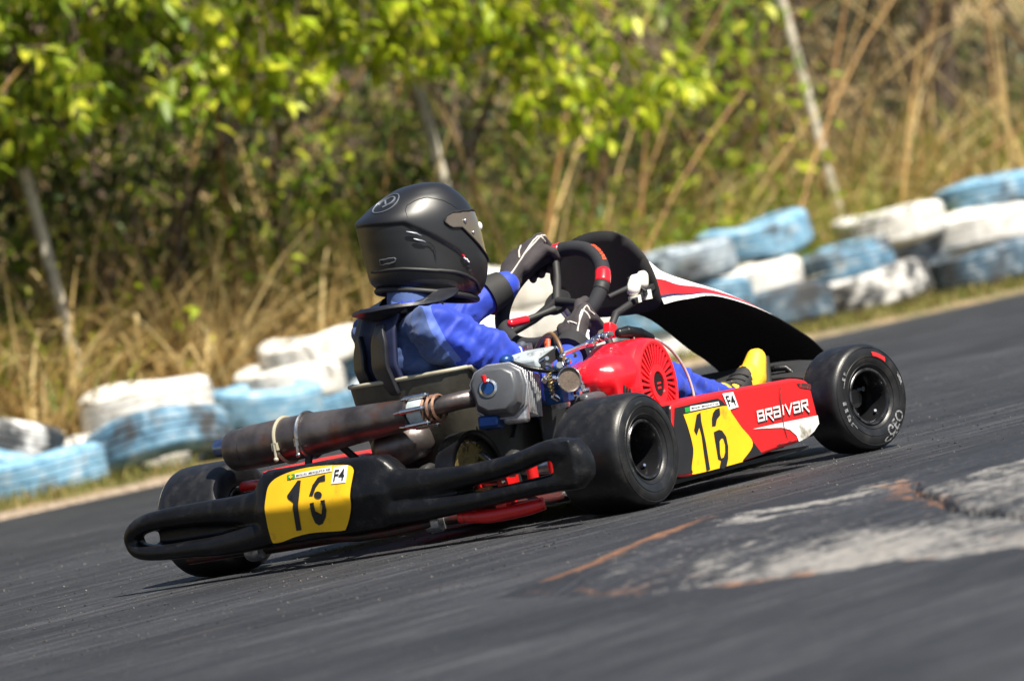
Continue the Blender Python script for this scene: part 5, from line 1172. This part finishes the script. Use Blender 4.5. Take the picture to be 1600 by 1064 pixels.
# carburettor, velocity stack with gauze
vs = Vector((.088, -.424, .3165)); va = Vector((-.55, -.83, .02)).normalized()
b = MB(); b.lathe([(.018, -.075), (.018, -.04), (.023, -.02), (.0275, .0), (.030, .004), (.0285, .007), (.0262, .004), (.0255, -.002)], vs, va, 32); b.build('velocity_stack', 'chrome', engine, 40, fix=False)
b = MB(); b.lathe([(0, .0022), (.0262, .0008)], vs, va, 32); M['gauze'] = mat('brown gauze', (.13, .10, .08), .6, .4, var=.3, vscale=300); b.build('intake_gauze', 'gauze', engine, 60, fix=False)
cbp = vs-va*.075
b = MB(); b.lathe([(.02, -.03), (.024, -.028), (.024, .025), (.019, .03)], cbp, va, 24, caps=True); b.box(cbp+Vector((0, 0, -.03)), (.05, .05, .04)); b.box(cbp+Vector((-.01, -.012, .026)), (.036, .03, .022)); b.build('carburettor', 'blue_metal', engine, 35, bevel=.003)
b = MB(); b.lathe([(.0, -.062), (.020, -.062), (.023, -.055), (.023, -.03), (0, -.03)], cbp, Z, 24); b.build('float_bowl', 'alu', engine, 40)
b = MB()
for k in range(30):
    p = cbp+Vector((random.uniform(-.07, .05), random.uniform(-.055, .0), random.uniform(-.035, .06))); d_ = Vector((random.uniform(-1, 1), random.uniform(-1, .2), random.uniform(-.5, 1))).normalized()*random.uniform(.008, .02)
    b.cyl(p, p+d_, random.uniform(.0035, .008), 8)
b.build('small_fittings', 'chrome', engine, 40)
b = MB(); sp_ = [cbp+Vector((-.055, -.02, .0))+Vector((math.cos(t*44)*.006, math.sin(t*44)*.006, -.025+.05*t)) for t in np.linspace(0, 1, 60)]; b.tube(sp_, .0014, 5); b.build('throttle_spring', 'brass', engine, 60)
# pale bracket box over the head
b = MB(); secs = [[Vector((x, y, z)) for x, z in ((.085, .352), (.085, .376), (.105, .392), (.185, .397), (.19, .385), (.15, .352))] for y in (-.345, -.255)]
b.loft(secs); b.build('top_bracket', 'pale_grey', engine, 30, bevel=.005)
b = MB(); b.box((.135, -.346, .370), (.07, .004, .026), Matrix.Rotation(R(-14), 3, 'Y')); b.build('bracket_slot', 'black_inner', engine, 30)
b = MB(); b.ball((.035, -.30, .385), (.020, .016, .014)); b.cyl((.035, -.30, .36), (.035, -.30, .385), .012, 12); b.build('blue_fitting', 'blue_metal', engine, 60)
b = MB(); b.tube(crom([(.045, -.31, .375), (.06, -.36, .352), (.11, -.39, .340), (.16, -.36, .365), (.19, -.33, .40), (.215, -.32, .415)], 20), .006, 8); b.build('black_hose', 'black_plastic', engine, 60)
b = MB(); b.tube(crom([(.155, -.375, .338), (.16, -.37, .385), (.175, -.35, .415), (.20, -.32, .425), (.235, -.27, .415), (.25, -.24, .395)], 20), .0052, 8); b.build('fuel_hose', 'hose', engine, 60)
b = MB(); b.cyl((.235, -.285, .392), (.245, -.28, .41), .009, 12); b.build('orange_filter', 'orange', engine)
b = MB(); b.box((.245, -.20, .395), (.035, .05, .035)); b.cyl((.19, -.22, .40), (.23, -.22, .41), .012, 12); b.build('throttle_block', 'steel', engine, 30, bevel=.004)
# lever, linkage and pull starter
b = MB(); b.tube([(.24, -.31, .372), (.34, -.33, .388), (.42, -.34, .396)], .0045, 8); b.tube([(.25, -.29, .368), (.43, -.32, .386)], .003, 8)
for k in range(9): b.box((.335+.011*k, -.335+.002*(k % 3), .384+.0015*k+.004*(k % 2)), (.013, .022, .010), Matrix.Rotation(random.uniform(-.5, .5), 3, 'Y'))
b.build('linkage', 'chrome', engine, 35, bevel=.0015)
b = MB(); b.box((.435, -.33, .405), (.030, .022, .034), Matrix.Rotation(R(20), 3, 'Y')); b.build('stop_switch', 'red_engine', engine, 30, bevel=.004)
b = MB(); hp = Vector((.440, -.385, .388)); b.capsule([hp+Vector((-.032, .012, .007)), hp+Vector((-.01, .003, .006)), hp+Vector((.02, -.008, -.004)), hp+Vector((.048, -.018, -.018))], [.012, .015, .0155, .011])
b.tube([hp, hp+Vector((-.008, -.012, -.030)), hp+Vector((-.012, -.03, -.050))], [.008, .007, .009], 10); b.ball(hp+Vector((-.013, -.033, -.053)), (.012, .012, .007))
b.build('pull_handle', 'black_plastic', engine, 60)
b = MB(); b.tube(crom([(.485, -.40, .372), (.53, -.40, .358), (.58, -.40, .325), (.615, -.40, .28), (.63, -.40, .235), (.632, -.40, .20)], 20), .0035, 8); b.build('cable', 'pale_grey', engine, 60)
b = MB(); b.box((.30, -.335, .055), (.34, .23, .012)); b.box((.22, -.335, .075), (.03, .22, .03)); b.box((.40, -.335, .075), (.03, .22, .03)); b.build('engine_mount', 'alu', kart, 30, bevel=.003)
b = MB(); b.lathe([(0, -.02), (.045, -.02), (.052, -.012), (.052, .012), (.045, .02), (0, .02)], (.31, -.20, .2), (0, 1, 0), 28); b.build('clutch', 'alu', engine, 40)

# ---- steering
SW = Vector((.66, -.035, .505)); SA = R(42); RS = .143
e1 = Vector((0, -1, 0)); e2 = Vector((math.sin(SA), 0, math.cos(SA))); en = Vector((-math.cos(SA), 0, math.sin(SA)))
def rimp(phi, r_=RS):
    a = R(phi); return SW+(e1*math.sin(a)+e2*math.cos(a))*r_
ROT = 47
b = MB(); b.tube([rimp(p) for p in range(0, 360, 5)], .0185, 14, 0, True); stw = b.build('steering_wheel', 'grip', kart, 180)
b = MB(); b.tube([rimp(p) for p in range(70, 86, 3)], .0193, 14); b.build('grip_band', 'red_engine', stw, 180)
b = MB(); b.tube([rimp(p) for p in range(-14, -4, 2)], .0193, 14); b.build('grip_band', 'red_engine', stw, 180)
b = MB(); b.tube([rimp(p) for p in range(86, 96, 2)], .0190, 14); b.build('grip_end', 'black_matte', stw, 180)
b = MB()
for p in range(34, 62, 2):
    c_ = rimp(p, RS+.0150)+en*.0100; a = R(p); rd_ = e1*math.sin(a)+e2*math.cos(a); tn = e1*math.cos(a)-e2*math.sin(a)
    b.box(c_, (.004, .003, .009), Matrix((tn, (rd_+en).normalized(), (rd_-en).normalized())).transposed())
b.build('grip_print', 'orange', stw, 0)
b = MB()
for a in (0, 120, 240):
    ph = ROT+a+60; b.tube([SW-en*.02, SW-en*.016+(rimp(ph)-SW)*.5, rimp(ph)], [.012, .010, .009], 8)
b.lathe([(0, -.03), (.034, -.03), (.036, -.026), (.034, -.018), (0, -.018)], SW, en, 24); b.build('spokes', 'black_matte', stw, 50)
for a in (60, 180, 300):
    p = SW+(rimp(ROT+a)-SW)*.16-en*.016; b = MB(); b.lathe([(0, .006), (.005, .006), (.0062, .002), (.0062, 0)], p, en, 12); b.build('spoke_bolt', 'chrome', stw, 40)
# shift / choke lever with red tip beside the hub
b = MB(); b.tube([(.645, -.045, .475), (.60, -.02, .466), (.565, .0, .460)], [.010, .008, .008], 10); b.build('lever', 'black_matte', kart, 60)
b = MB(); b.capsule([(.575, -.005, .462), (.525, .005, .4605)], [.0105, .0105]); b.build('lever_tip', 'red_engine', kart, 60)
b = MB(); b.tube([SW-en*.02, Vector((.95, -.02, .22)), Vector((1.08, -.01, .09))], .010, 12); b.build('steering_column', 'steel', kart)
b = MB(); b.tube([(.72, -.20, .09), (.72, -.13, .385), (.79, -.12, .436), (.90, -.125, .462), (.96, -.10, .47)], .0095, 10); b.tube([(.72, .17, .09), (.76, .03, .40), (.79, -.05, .42)], .0095, 10)
b.tube([(.80, -.10, .478), (.87, -.12, .492)], .007, 8); b.build('column_support', 'black_matte', kart, 60)
b = MB(); b.capsule([(.872, -.128, .485), (.905, -.118, .505)], [.017, .017]); b.capsule([(.915, -.130, .495), (.935, -.120, .512)], [.015, .015]); b.cyl((.872, -.128, .47), (.872, -.128, .452), .016, 16); b.cyl((.92, -.13, .478), (.92, -.13, .455), .015, 16)
b.build('brake_reservoir', 'bottle', kart, 60)
b = MB(); b.box((.90, -.136, .470), (.10, .012, .014), Matrix.Rotation(R(-16), 3, 'Y')); b.cyl((.893, -.150, .475), (.893, -.105, .515), .0035, 8); b.build('reservoir_bracket', 'black_matte', kart, 40, bevel=.002)
b = MB(); b.tube([(1.27, -.30, .08), (1.275, -.29, .20), (1.265, -.27, .225), (1.255, -.245, .228)], .008, 8); b.tube([(1.27, -.17, .06), (1.275, -.18, .2), (1.265, -.2, .225), (1.255, -.245, .228)], .008, 8); b.build('pedal', 'black_plastic', kart, 60)
b = MB(); b.tube([(1.27, .30, .08), (1.275, .29, .20), (1.265, .27, .225), (1.255, .245, .228)], .008, 8); b.tube([(1.27, .17, .06), (1.275, .18, .2), (1.265, .2, .225), (1.255, .245, .228)], .008, 8); b.build('pedal', 'black_plastic', kart, 60)
b = MB(); b.tube([(1.02, -.42, .12), (1.06, -.2, .10), (1.08, 0, .09), (1.06, .2, .10), (1.02, .42, .12)], .007, 8); b.build('track_rod', 'steel', kart)
for sg in (-1, 1):
    b = MB(); b.cyl((1.05, sg*.42, .13), (1.05, sg*.56, .13), .016, 16); b.cyl((1.05, sg*.44, .08), (1.05, sg*.44, .17), .016, 14); b.build('stub_axle', 'steel', kart)
b = MB(); b.loft([[Vector((x, y, z)) for y, z in ((-.12, .05), (.12, .05), (.11, .19), (-.11, .19))] for x in (.55, .74)]); b.build('fuel_tank', 'bottle', kart, 30, bevel=.02, segs=3)

# ================================================================== DRIVER
PB = Vector((.2, 0, .05))                                   # seat contact, in kart coordinates
pw_ = Matrix.Rotation(HEAD, 3, 'Z') @ PB
person = empty('person', pw_, HEAD)
tag(person, 'seated driver in blue suit and black helmet gripping the steering wheel', 'person')
def turn(p):
    """upper body turned to the right about the spine"""
    q = Vector(p); k = R(-26)*float(sstep(.20, .38, q.z)); c = Vector((.105, .005, 0)); d = q-c
    return Vector((c.x+d.x*math.cos(k)-d.y*math.sin(k), c.y+d.x*math.sin(k)+d.y*math.cos(k), q.z))
TROT = Matrix.Rotation(R(-26), 3, 'Z')
# continuous body
b = MB()
b.ball((.18, 0, .165), (.14, .155, .11)); b.ball((.13, 0, .28), (.105, .13, .13)); b.ball((.105, .005, .41), (.100, .130, .135), rot=TROT); b.ball((.105, .005, .475), (.080, .122, .075), rot=TROT)
b.capsule([turn((.10, -.095, .492)), turn((.10, .090, .492))], [.056, .056])
b.capsule([(.115, 0, .50), (.15, 0, .565), (.185, 0, .63)], [.064, .056, .052])
b.ball((.205, -.005, .715), (.098, .078, .112)); b.ball((.29, -.045, .70), (.02, .018, .026))
wR = Vector((.515, -.172, .388)); wL = Vector((.628, .072, .552))
b.capsule([turn((.095, -.135, .480)), (.135, -.185, .400), (.25, -.215, .292)], [.064, .062, .050]); b.capsule([(.25, -.215, .290), (.40, -.195, .325), tuple(wR)], [.050, .042, .033])
b.capsule([turn((.095, .125, .482)), (.25, .175, .462), (.37, .195, .450)], [.068, .062, .052]); b.capsule([(.37, .195, .450), (.50, .14, .50), tuple(wL)], [.052, .046, .037])
for sg in (-1, 1):
    b.capsule([(.19, sg*.09, .155), (.42, sg*.14, .235), (.64, sg*.175, .30)], [.092, .080, .064]); b.capsule([(.64, sg*.175, .30), (.84, sg*.195, .235), (1.055, sg*.215, .165)], [.064, .060, .043])
me = organic(b, .0056, 7)
# cloth folds
bm = bmesh.new(); bm.from_mesh(me); bm.normal_update()
for v in bm.verts:
    p = v.co
    f = 0.
    if p.z < .6:
        f = .0042*math.sin(38*p.x+64*p.z+5*mnoise.noise(p*9))+.006*mnoise.noise(p*17)+.004*mnoise.noise(p*34)
        d1 = p.z*.75-p.x*.6+p.y*.3; d2 = p.x*.75+p.z*.65
        rg_ = 1-abs(mnoise.noise(Vector((d1*30, d2*8, p.y*10))))*2.2; f += .0055*max(0., rg_)**2-.0015
        rg_ = 1-abs(mnoise.noise(Vector((d1*46+7, d2*16, p.y*22))))*2.4; f += .0035*max(0., rg_)**2
        if p.x < .30: f += .0038*math.sin(88*(p.z*.8-p.x*.75+p.y*.25)+5*mnoise.noise(p*6))*(.5+.5*mnoise.noise(p*5+Vector((3, 1, 2))))
    wd = min((p-wR).length, (p-wL).length); v.co = p+v.normal*f*float(sstep(.07, .15, wd))
bm.to_mesh(me); bm.free()
for k in ('suit', 'skin'): me.materials.append(M[k])
for p in me.polygons: p.material_index = 1 if p.center.z > .64 else 0
sa = me.attributes.new('seam', 'FLOAT', 'POINT'); sv_ = []
for v in me.vertices:
    c = v.co; f = 1.
    if c.z < .62 and c.x < .30:
        tx = TROT.transposed() @ (Vector((c.x-.105, c.y-.005, 0))); f = .5+((tx.x+.012)+.45*(c.z-.47)+1.1*max(0, abs(tx.y)-.165))*4.5
        if f > .5 and c.z < .40: f = max(.75, f)
    sv_.append(min(1., max(0., f)))
sa.data.foreach_set('value', sv_)
bvb = BVHTree.FromPolygons([v.co.copy() for v in me.vertices], [tuple(p.vertices) for p in me.polygons])
shift(me, PB)
body = bpy.data.objects.new('body', me); COL.objects.link(body); me.shade_smooth(); body.parent = person
def on_body(path, bv, e, n=24):
    out = []
    for p in crom(path, n):
        h = bv.find_nearest(Vector(p)); out.append(h[0]+h[1]*e)
    return out
b = MB(); b.tube(on_body([(.17, -.26, .42), (.165, -.26, .39), (.15, -.24, .36)], bvb, .0002), .0018, 6)
b.build('sleeve_piping', 'print_white', body, 60, off=PB)
# suit collar
b = MB(); b.lathe([(.060, -.02), (.064, .0), (.066, .026), (.060, .030), (.057, .0)], (.135, 0, .545), (.45, 0, 1), 32); b.build('collar', 'suit_navy', body, 60, fix=False, off=PB)

# ---- helmet
HC = Vector((.207, .0, .703)); hg = R(36)
HA = Vector((math.cos(hg), -math.sin(hg), 0)); HB = Vector((math.sin(hg), math.cos(hg), 0)); PXM = 1/672.
SL = [((18, 83.6), (22, 83.6), 2), ((-16, 80), (50, 76), 44), ((-50, 67), (70, 60), 64), ((-78, 51), (85, 39), 76), ((-97, 36), (93, 13), 83), ((-99, 12), (96, -14), 85), ((-95, -14), (97, -38), 85), ((-92, -36), (99, -60), 84), ((-91, -52), (96, -78), 82), ((-87, -62), (87, -97), 79), ((-80, -69), (72, -111), 73)]
SA_ = np.array([(a[0], a[1], c[0], c[1], w) for a, c, w in SL], float)
def sl(t):
    i = int(min(max(t, 0), 9.999)); f = t-i; P_ = SA_
    p0, p1, p2, p3 = P_[max(i-1, 0)], P_[i], P_[i+1], P_[min(i+2, 10)]
    return .5*((2*p1)+(-p0+p2)*f+(2*p0-5*p1+4*p2-p3)*f*f+(-p0+3*p1-3*p2+p3)*f**3)
def hel(t, phi, off=0.):
    """helmet shell point, local side-view coordinates (a forward, b left, u up) in pixels-of-trace units"""
    ab, ub, af, uf, w = sl(t)
    c, s_ = math.cos(phi), math.sin(phi); ex_ = 2/2.25
    ca_ = math.copysign(abs(c)**ex_, c); sa_ = math.copysign(abs(s_)**ex_, s_)
    a = (ab+af)/2+(af-ab)/2*ca_; k = (a-ab)/max(1e-3, af-ab); u = ub+(uf-ub)*k
    ww = w*(1-.16*max(0, ca_)**2*min(1, max(0, (t-6)/3)))
    return np.array([a, ww*sa_, u])
def hw_(p): return HC+(HA*p[0]+HB*p[1]+Z*p[2])*PXM
def hpt(t, phi, off=0.):
    p = hel(t, phi); q = hw_(p)
    if off:
        d1 = hw_(hel(min(t+.05, 10), phi))-hw_(hel(max(t-.05, 0), phi)); d2 = hw_(hel(t, phi+.02))-hw_(hel(t, phi-.02)); n_ = d1.cross(d2)
        if n_.length > 1e-9:
            n_.normalize()
            if n_.dot(q-HC) < 0: n_ = -n_
            q = q+n_*off
    return q
stepA = np.array([(-104, 36), (-70, 30), (-46, 27), (-36, 19), (-10, 2), (16, -18), (34, -33), (46, -52), (56, -82)])
def recess(p):
    """lower rear part of the shell sits a few millimetres inside the crown"""
    d = np.interp(p[0], stepA[:, 0], stepA[:, 1])-p[2]
    return -.0062*float(sstep(-1., 5., d))*float(sstep(58., 44., p[0]))*float(1-.75*sstep(20, 70, d))
b = MB(); rows = [[hpt(t, phi, recess(hel(t, phi))) for phi in np.linspace(0, 2*math.pi, 150, endpoint=False)] for t in np.concatenate([[.02], np.linspace(.25, 10, 100)])]
low = [[HC+(p-HC)*k+Z*dz for p in rows[-1]] for k, dz in ((.975, -.006), (.93, -.008), (.86, .002), (.80, .03))]
b.loft(rows+low, 0, True); helmet = b.build('helmet', 'helmet', person, 60, off=PB); helmet['label'] = 'satin black full-face helmet with smoked visor'
def find_t(phi, fn):
    best = None
    for t in np.linspace(.3, 9.9, 200):
        e = abs(fn(hel(t, phi)))
        if best is None or e < best[0]: best = (e, t)
    return best[1]
def side_uv(a, u):
    """shell parameters on the right-hand side for side-view coordinates"""
    e = (HT[:, 2]-a)**2+(HT[:, 4]-u)**2; k = int(e.argmin()); return float(HT[k, 0]), float(HT[k, 1])
HT = np.array([(t, ph, *hel(t, ph)) for t in np.linspace(.3, 9.9, 180) for ph in np.linspace(-math.pi+.02, -.02, 180)])
# visor
rows = []
for phi in np.linspace(-1.40, 1.40, 49):
    tu = find_t(phi, lambda p: p[2]-(27-.04*(p[0]-40))); tl = find_t(phi, lambda p: p[2]-(6-1.15*(p[0]-42)) if p[0] > 44 else p[2]-3)
    e = (abs(phi)-1.2)/.2
    if e > 0: cm = (tu+tl)/2; sq = math.sqrt(max(.02, 1-e*e)); tu = cm+(tu-cm)*sq; tl = cm+(tl-cm)*sq
    rows.append([hpt(t, phi, .0030) for t in np.linspace(tu, tl, 14)])
b = MB(); b.grid(rows); b.build('visor', 'visor', helmet, 60, off=PB, solid=.003)
fr_ = [r_[0] for r_ in rows]+rows[-1][1:-1]+[r_[-1] for r_ in rows[::-1]]+rows[0][1:-1][::-1]
b = MB(); b.tube(fr_, .0022, 6, 0, True); b.build('visor_edge', 'helmet_dark', helmet, 60, off=PB)
def hside(pts, off, n): return [hpt(*side_uv(a, u), off) for a, u in crom(pts, n)]
def px2(x, y):                                     # traced photo point -> side-view coordinates
    dx, dy = x-650, y-370; return (dx*.983-dy*.183, -dx*.183-dy*.983)
b = MB(); c_ = hside([px2(696, 351)], .004, 1)[0] if False else hpt(*side_uv(*px2(700, 350)), .004); b.ball(c_, .005); b.build('visor_pivot', 'steel', helmet, 60, off=PB)
b = MB(); b.ball(hpt(*side_uv(*px2(715, 367)), .004), .004); b.build('visor_screw', 'steel', helmet, 60, off=PB)
tv_, pv_ = side_uv(*px2(738, 354)); b = MB(); b.ball(hpt(tv_, pv_, .002), (.007, .007, .010)); b.build('visor_tab', 'mark_white', helmet, 60, off=PB)
# raised moulding lines and fins along the shell
for pts, r_ in (([(605, 345), (606, 328), (625, 317), (642, 313), (670, 319), (690, 330)], .0013), ([(612, 380), (640, 385), (648, 398), (650, 412)], .0016)):
    b = MB(); P_ = hside([px2(*q) for q in pts], .0002, 26); k = len(P_); b.tube(P_, [r_*(.35+.65*math.sin(math.pi*(i+.5)/k)) for i in range(k)], 6, squash=.6); b.build('shell_ridge', 'helmet', helmet, 60, off=PB)
for pts in ([(603, 367), (626, 374)], [(614, 379), (633, 384)]):
    b = MB(); P_ = hside([px2(*q) for q in pts], .001, 6); b.tube(P_, [.0012, .0026, .003, .0028, .002, .001], 6); b.build('shell_fin', 'mark_grey', helmet, 60, off=PB)
b = MB(); P_ = hside([px2(*q) for q in ((568, 428), (600, 425), (640, 428), (680, 430), (715, 440), (738, 458))], .0015, 30); b.tube(P_, [.003+.002*math.sin(math.pi*i/29) for i in range(30)], 8); b.build('lower_lip', 'helmet_dark', helmet, 60, off=PB)
b = MB(); b.tube([hpt(10, p_, .001)-Z*.004 for p_ in np.linspace(0, 2*math.pi, 60, endpoint=False)], .007, 8, 0, True); b.build('neck_roll', 'helmet_dark', helmet, 60, off=PB)
b = MB(); P_ = hside([px2(697, 407), px2(706, 414)], .0016, 5); b.tube(P_, .0024, 6); b.build('white_tag', 'mark_white', helmet, 60, off=PB)
b = MB(); P_ = hside([px2(693, 402), px2(697, 406)], .0018, 4); b.tube(P_, .0026, 6); b.build('red_tag', 'red_engine', helmet, 60, off=PB)
b = MB(); P_ = hside([px2(571, 410), px2(588, 408), px2(588, 414), px2(573, 418)], .0012, 24); b.tube(P_, .0012, 5, 0, True); b.build('shell_mark', 'mark_grey', helmet, 60, off=PB)
# round emblem at the back of the crown
t0, p0 = 2.35, -math.pi+.42
cE = hpt(t0, p0, .0015); nE = (hpt(t0, p0, .01)-hpt(t0, p0)).normalized(); uE = (hpt(t0+.2, p0)-hpt(t0-.2, p0)).normalized(); vE = nE.cross(uE)
def em(r_, a, e=0.): 
    q = cE+(uE*math.cos(a)+vE*math.sin(a))*r_; d_ = (q-HC); 
    h = bvh_h.ray_cast(q+nE*.05, -nE); return (h[0] if h[0] is not None else q)+nE*(.0008+e)
bvh_h = BVHTree.FromPolygons([Vector(v.co)+PB for v in helmet.data.vertices], [tuple(p.vertices) for p in helmet.data.polygons])
b = MB(); b.tube([em(.036, a) for a in np.linspace(0, 2*math.pi, 40, endpoint=False)], .0016, 6, 0, True); b.tube([em(.021*(1-.2*math.sin(2*a)), a) for a in np.linspace(.4, 5.0, 26)], .0026, 6); b.tube([em(.012*(i/8-.5)*2, .9) for i in range(9)], .0026, 6)
b.build('round_emblem', 'mark_grey', helmet, 60, off=PB)

# ---- neck brace and back protector
b = MB(); secs = []
for a in np.linspace(0, 2*math.pi, 48, endpoint=False):
    c, s_ = math.cos(a), math.sin(a)
    cx = .125; ri = .074; ro = .118+.040*max(0, -c)**2-.012*max(0, c); z0 = .548+.030*c+.016*max(0, -c)**3+.008*abs(s_)
    d_ = Vector((c, s_*1.02, 0)); o0 = Vector((cx, 0, z0)); lip = .020*max(0, -c)**1.5
    secs.append([o0+d_*ri+Z*.018, o0+d_*((ri+ro)/2)+Z*.010, o0+d_*ro+Z*(.004+lip), o0+d_*(ro+.003)+Z*(-.003+lip), o0+d_*((ri+ro)/2)-Z*.008, o0+d_*ri-Z*.006])
b.loft(secs, 0, False, True, True); b.build('neck_brace', 'brace', person, 50, off=PB)
b = MB(); rows = []
for z in np.linspace(.372, .560, 20):
    q = []
    for y in np.linspace(-.085, .125, 27):
        x = np.interp(z, [.34, .42, .50, .56], [.022, .000, .012, .040])+1.5*max(0, abs(y-.01)-.03)**2
        pad = .014*math.exp(-((y-.055)/.020)**2)+.018*math.exp(-((y+.045)/.026)**2)*(z < .53)
        q.append(turn((x-pad*sstep(.34, .37, z), y, max(z, .39)))+Vector((0, 0, z-max(z, .39))))
    rows.append(q)
b.grid(rows); bk = b.build('back_protector', 'brace_navy', person, 180, off=PB, solid=.010)
for y0, y1, z1 in ((-.075, -.012, .520), (.030, .080, .500)):
    b = MB(); rows = []
    for z in np.linspace(.350, z1, 14):
        q = []; k = sstep(z1, z1-.05, z)
        for y in np.linspace(y0+(1-k)*.012, y1-(1-k)*.02, 7):
            x = np.interp(z, [.34, .42, .50, .56], [.022, .000, .012, .040])+1.5*max(0, abs(y-.01)-.03)**2-.022; q.append(turn((x, y, max(z, .39)))+Vector((0, 0, z-max(z, .39))))
        rows.append(q)
    b.grid(rows); b.build('protector_pad', 'brace', bk, 180, off=PB, solid=.012, bevel=.003)
b = MB(); b.box(turn((.055, -.092, .545)), (.03, .018, .022)); b.tube(on_body([turn((.05, -.09, .545)), turn((.10, -.11, .55)), turn((.15, -.10, .545))], bvb, .008, 10), .007, 8); b.build('brace_buckle', 'brace', person, 40, bevel=.003, off=PB)

# ---- gloves: palm, four separate fingers round the rim, thumb
def glove(phi, wrist, elbow, ts, label):
    P = rimp(phi); a = R(phi); Rd = e1*math.sin(a)+e2*math.cos(a); T = (e1*math.cos(a)-e2*math.sin(a)); Nn = en
    W = Vector(wrist); b = MB(); kn = []
    ln = (.94, 1.06, 1.0, .84)
    for i in range(4):
        o_ = T*ts*(.036-.0235*i); base = P+o_
        k0 = base+Nn*.036+Rd*.022
        j = [k0, base+Nn*.012+Rd*.0390*ln[i]**.3, base-Nn*.024*ln[i]+Rd*.033, base-Nn*.035*ln[i]+Rd*.004, base-Nn*.0250-Rd*.0200*ln[i]]
        b.capsule(j, [.0150, .0135, .0122, .0112, .0098], 10); kn.append(k0)
        b.capsule([W.lerp(k0, .12), W.lerp(k0, .55)+Nn*.004, k0], [.024, .024, .0170], 10)
    tb_ = W.lerp(P+T*ts*.02+Nn*.03, .45)+T*ts*.012-Rd*.004
    b.capsule([tb_, P+T*ts*.036+Nn*.030-Rd*.014, P+T*ts*.050+Nn*.018-Rd*.024, P+T*ts*.052-Nn*.006-Rd*.028], [.018, .0145, .0125, .0105], 10)
    d_ = (Vector(elbow)-W).normalized(); b.capsule([W.lerp(P, .2), W, W+d_*.03], [.026, .030, .034], 12)
    me = organic(b, .0034, 3); bv = BVHTree.FromPolygons([v.co.copy() for v in me.vertices], [tuple(p.vertices) for p in me.polygons]); shift(me, PB)
    g = bpy.data.objects.new('glove', me); COL.objects.link(g); me.materials.append(M['glove']); me.shade_smooth(); g.parent = person; g['label'] = label
    up_ = lambda p, q=.05: Vector(p)+Nn*.03-Y*q
    for pts in ([W+d_*.01, W.lerp(kn[1], .5), kn[1], P+T*ts*.012+Rd*.036], [W.lerp(kn[2], .55), kn[3], P-T*ts*.034+Rd*.03], [W.lerp(kn[1], .6), kn[0], P+T*ts*.034+Rd*.036]):
        c_ = MB(); c_.tube(on_body([tuple(up_(p, .03)) for p in pts], bv, .0004, 20), .0022, 6); c_.build('glove_piping', 'glove_line', g, 60, off=PB)
    c_ = MB(); c_.tube([W+d_*.006, W+d_*.030, W+d_*.062], [.040, .0445, .0485], 18); c_.build('cuff', 'cuff', g, 60, off=PB)
    return g, bv
gR, bvR = glove(134, wR, (.40, -.195, .335), -1, 'charcoal right glove with white piping on the wheel rim')
gL, bvL = glove(-33, wL, (.49, .15, .50), 1, 'charcoal left glove on top of the wheel rim')
b = MB(); q = on_body([tuple(wR.lerp(rimp(134), .15)+Vector((0, -.06, -.01))), tuple(wR.lerp(rimp(134), .5)+Vector((0, -.06, -.004)))], bvR, .001, 8); b.tube(q, [.004, .006, .005, .007, .006, .004, .005, .003], 6, squash=.5); b.build('glove_emblem', 'mark_white', gR, 60, off=PB)

# ---- shoes
def shoe(sg):
    an = Vector((1.06, sg*.215, .165)); heel = Vector((1.075, sg*.215, .115)); ball_ = Vector((1.175, sg*.225, .215)); toe = Vector((1.205, sg*.228, .262))
    b = MB(); b.capsule([an+Vector((-.03, 0, .02)), an, heel], [.041, .041, .034]); b.capsule([heel, heel.lerp(ball_, .55)+Vector((-.010, 0, .010)), ball_, toe], [.031, .034, .037, .026]); b.capsule([an, ball_+Vector((-.02, 0, .01))], [.038, .030])
    me = organic(b, .005, 4); bv = BVHTree.FromPolygons([v.co.copy() for v in me.vertices], [tuple(p.vertices) for p in me.polygons])
    for k in ('shoe', 'cuff'): me.materials.append(M[k])
    for p in me.polygons:
        c = p.center; p.material_index = 1 if (abs((c-an).dot(Vector((.6, 0, -.2)))-.018) < .014 and c.z > .16) else 0
    shift(me, PB); s_ = bpy.data.objects.new('shoe', me); COL.objects.link(s_); me.shade_smooth(); s_.parent = person
    c_ = MB()
    for k in (.3, .45, .6, .75):
        m_ = an.lerp(ball_, k); c_.tube(on_body([tuple(m_+Vector((-.03, -.045, .03))), tuple(m_+Vector((-.05, 0, .06))), tuple(m_+Vector((-.03, .045, .03)))], bv, .001, 10), .0040, 6)
    c_.build('laces', 'cuff', s_, 60, off=PB)
    c_ = MB(); c_.tube([heel+Vector((.022, 0, -.026)), heel.lerp(ball_, .5)+Vector((.030, 0, -.026)), ball_+Vector((.038, 0, -.022)), toe+Vector((.026, 0, 0))], [.026, .028, .032, .022], 12, squash=.5); c_.build('sole', 'cuff', s_, 60, off=PB)
    return s_
shoe(-1)['label'] = 'yellow right racing shoe on the pedal'; shoe(1)
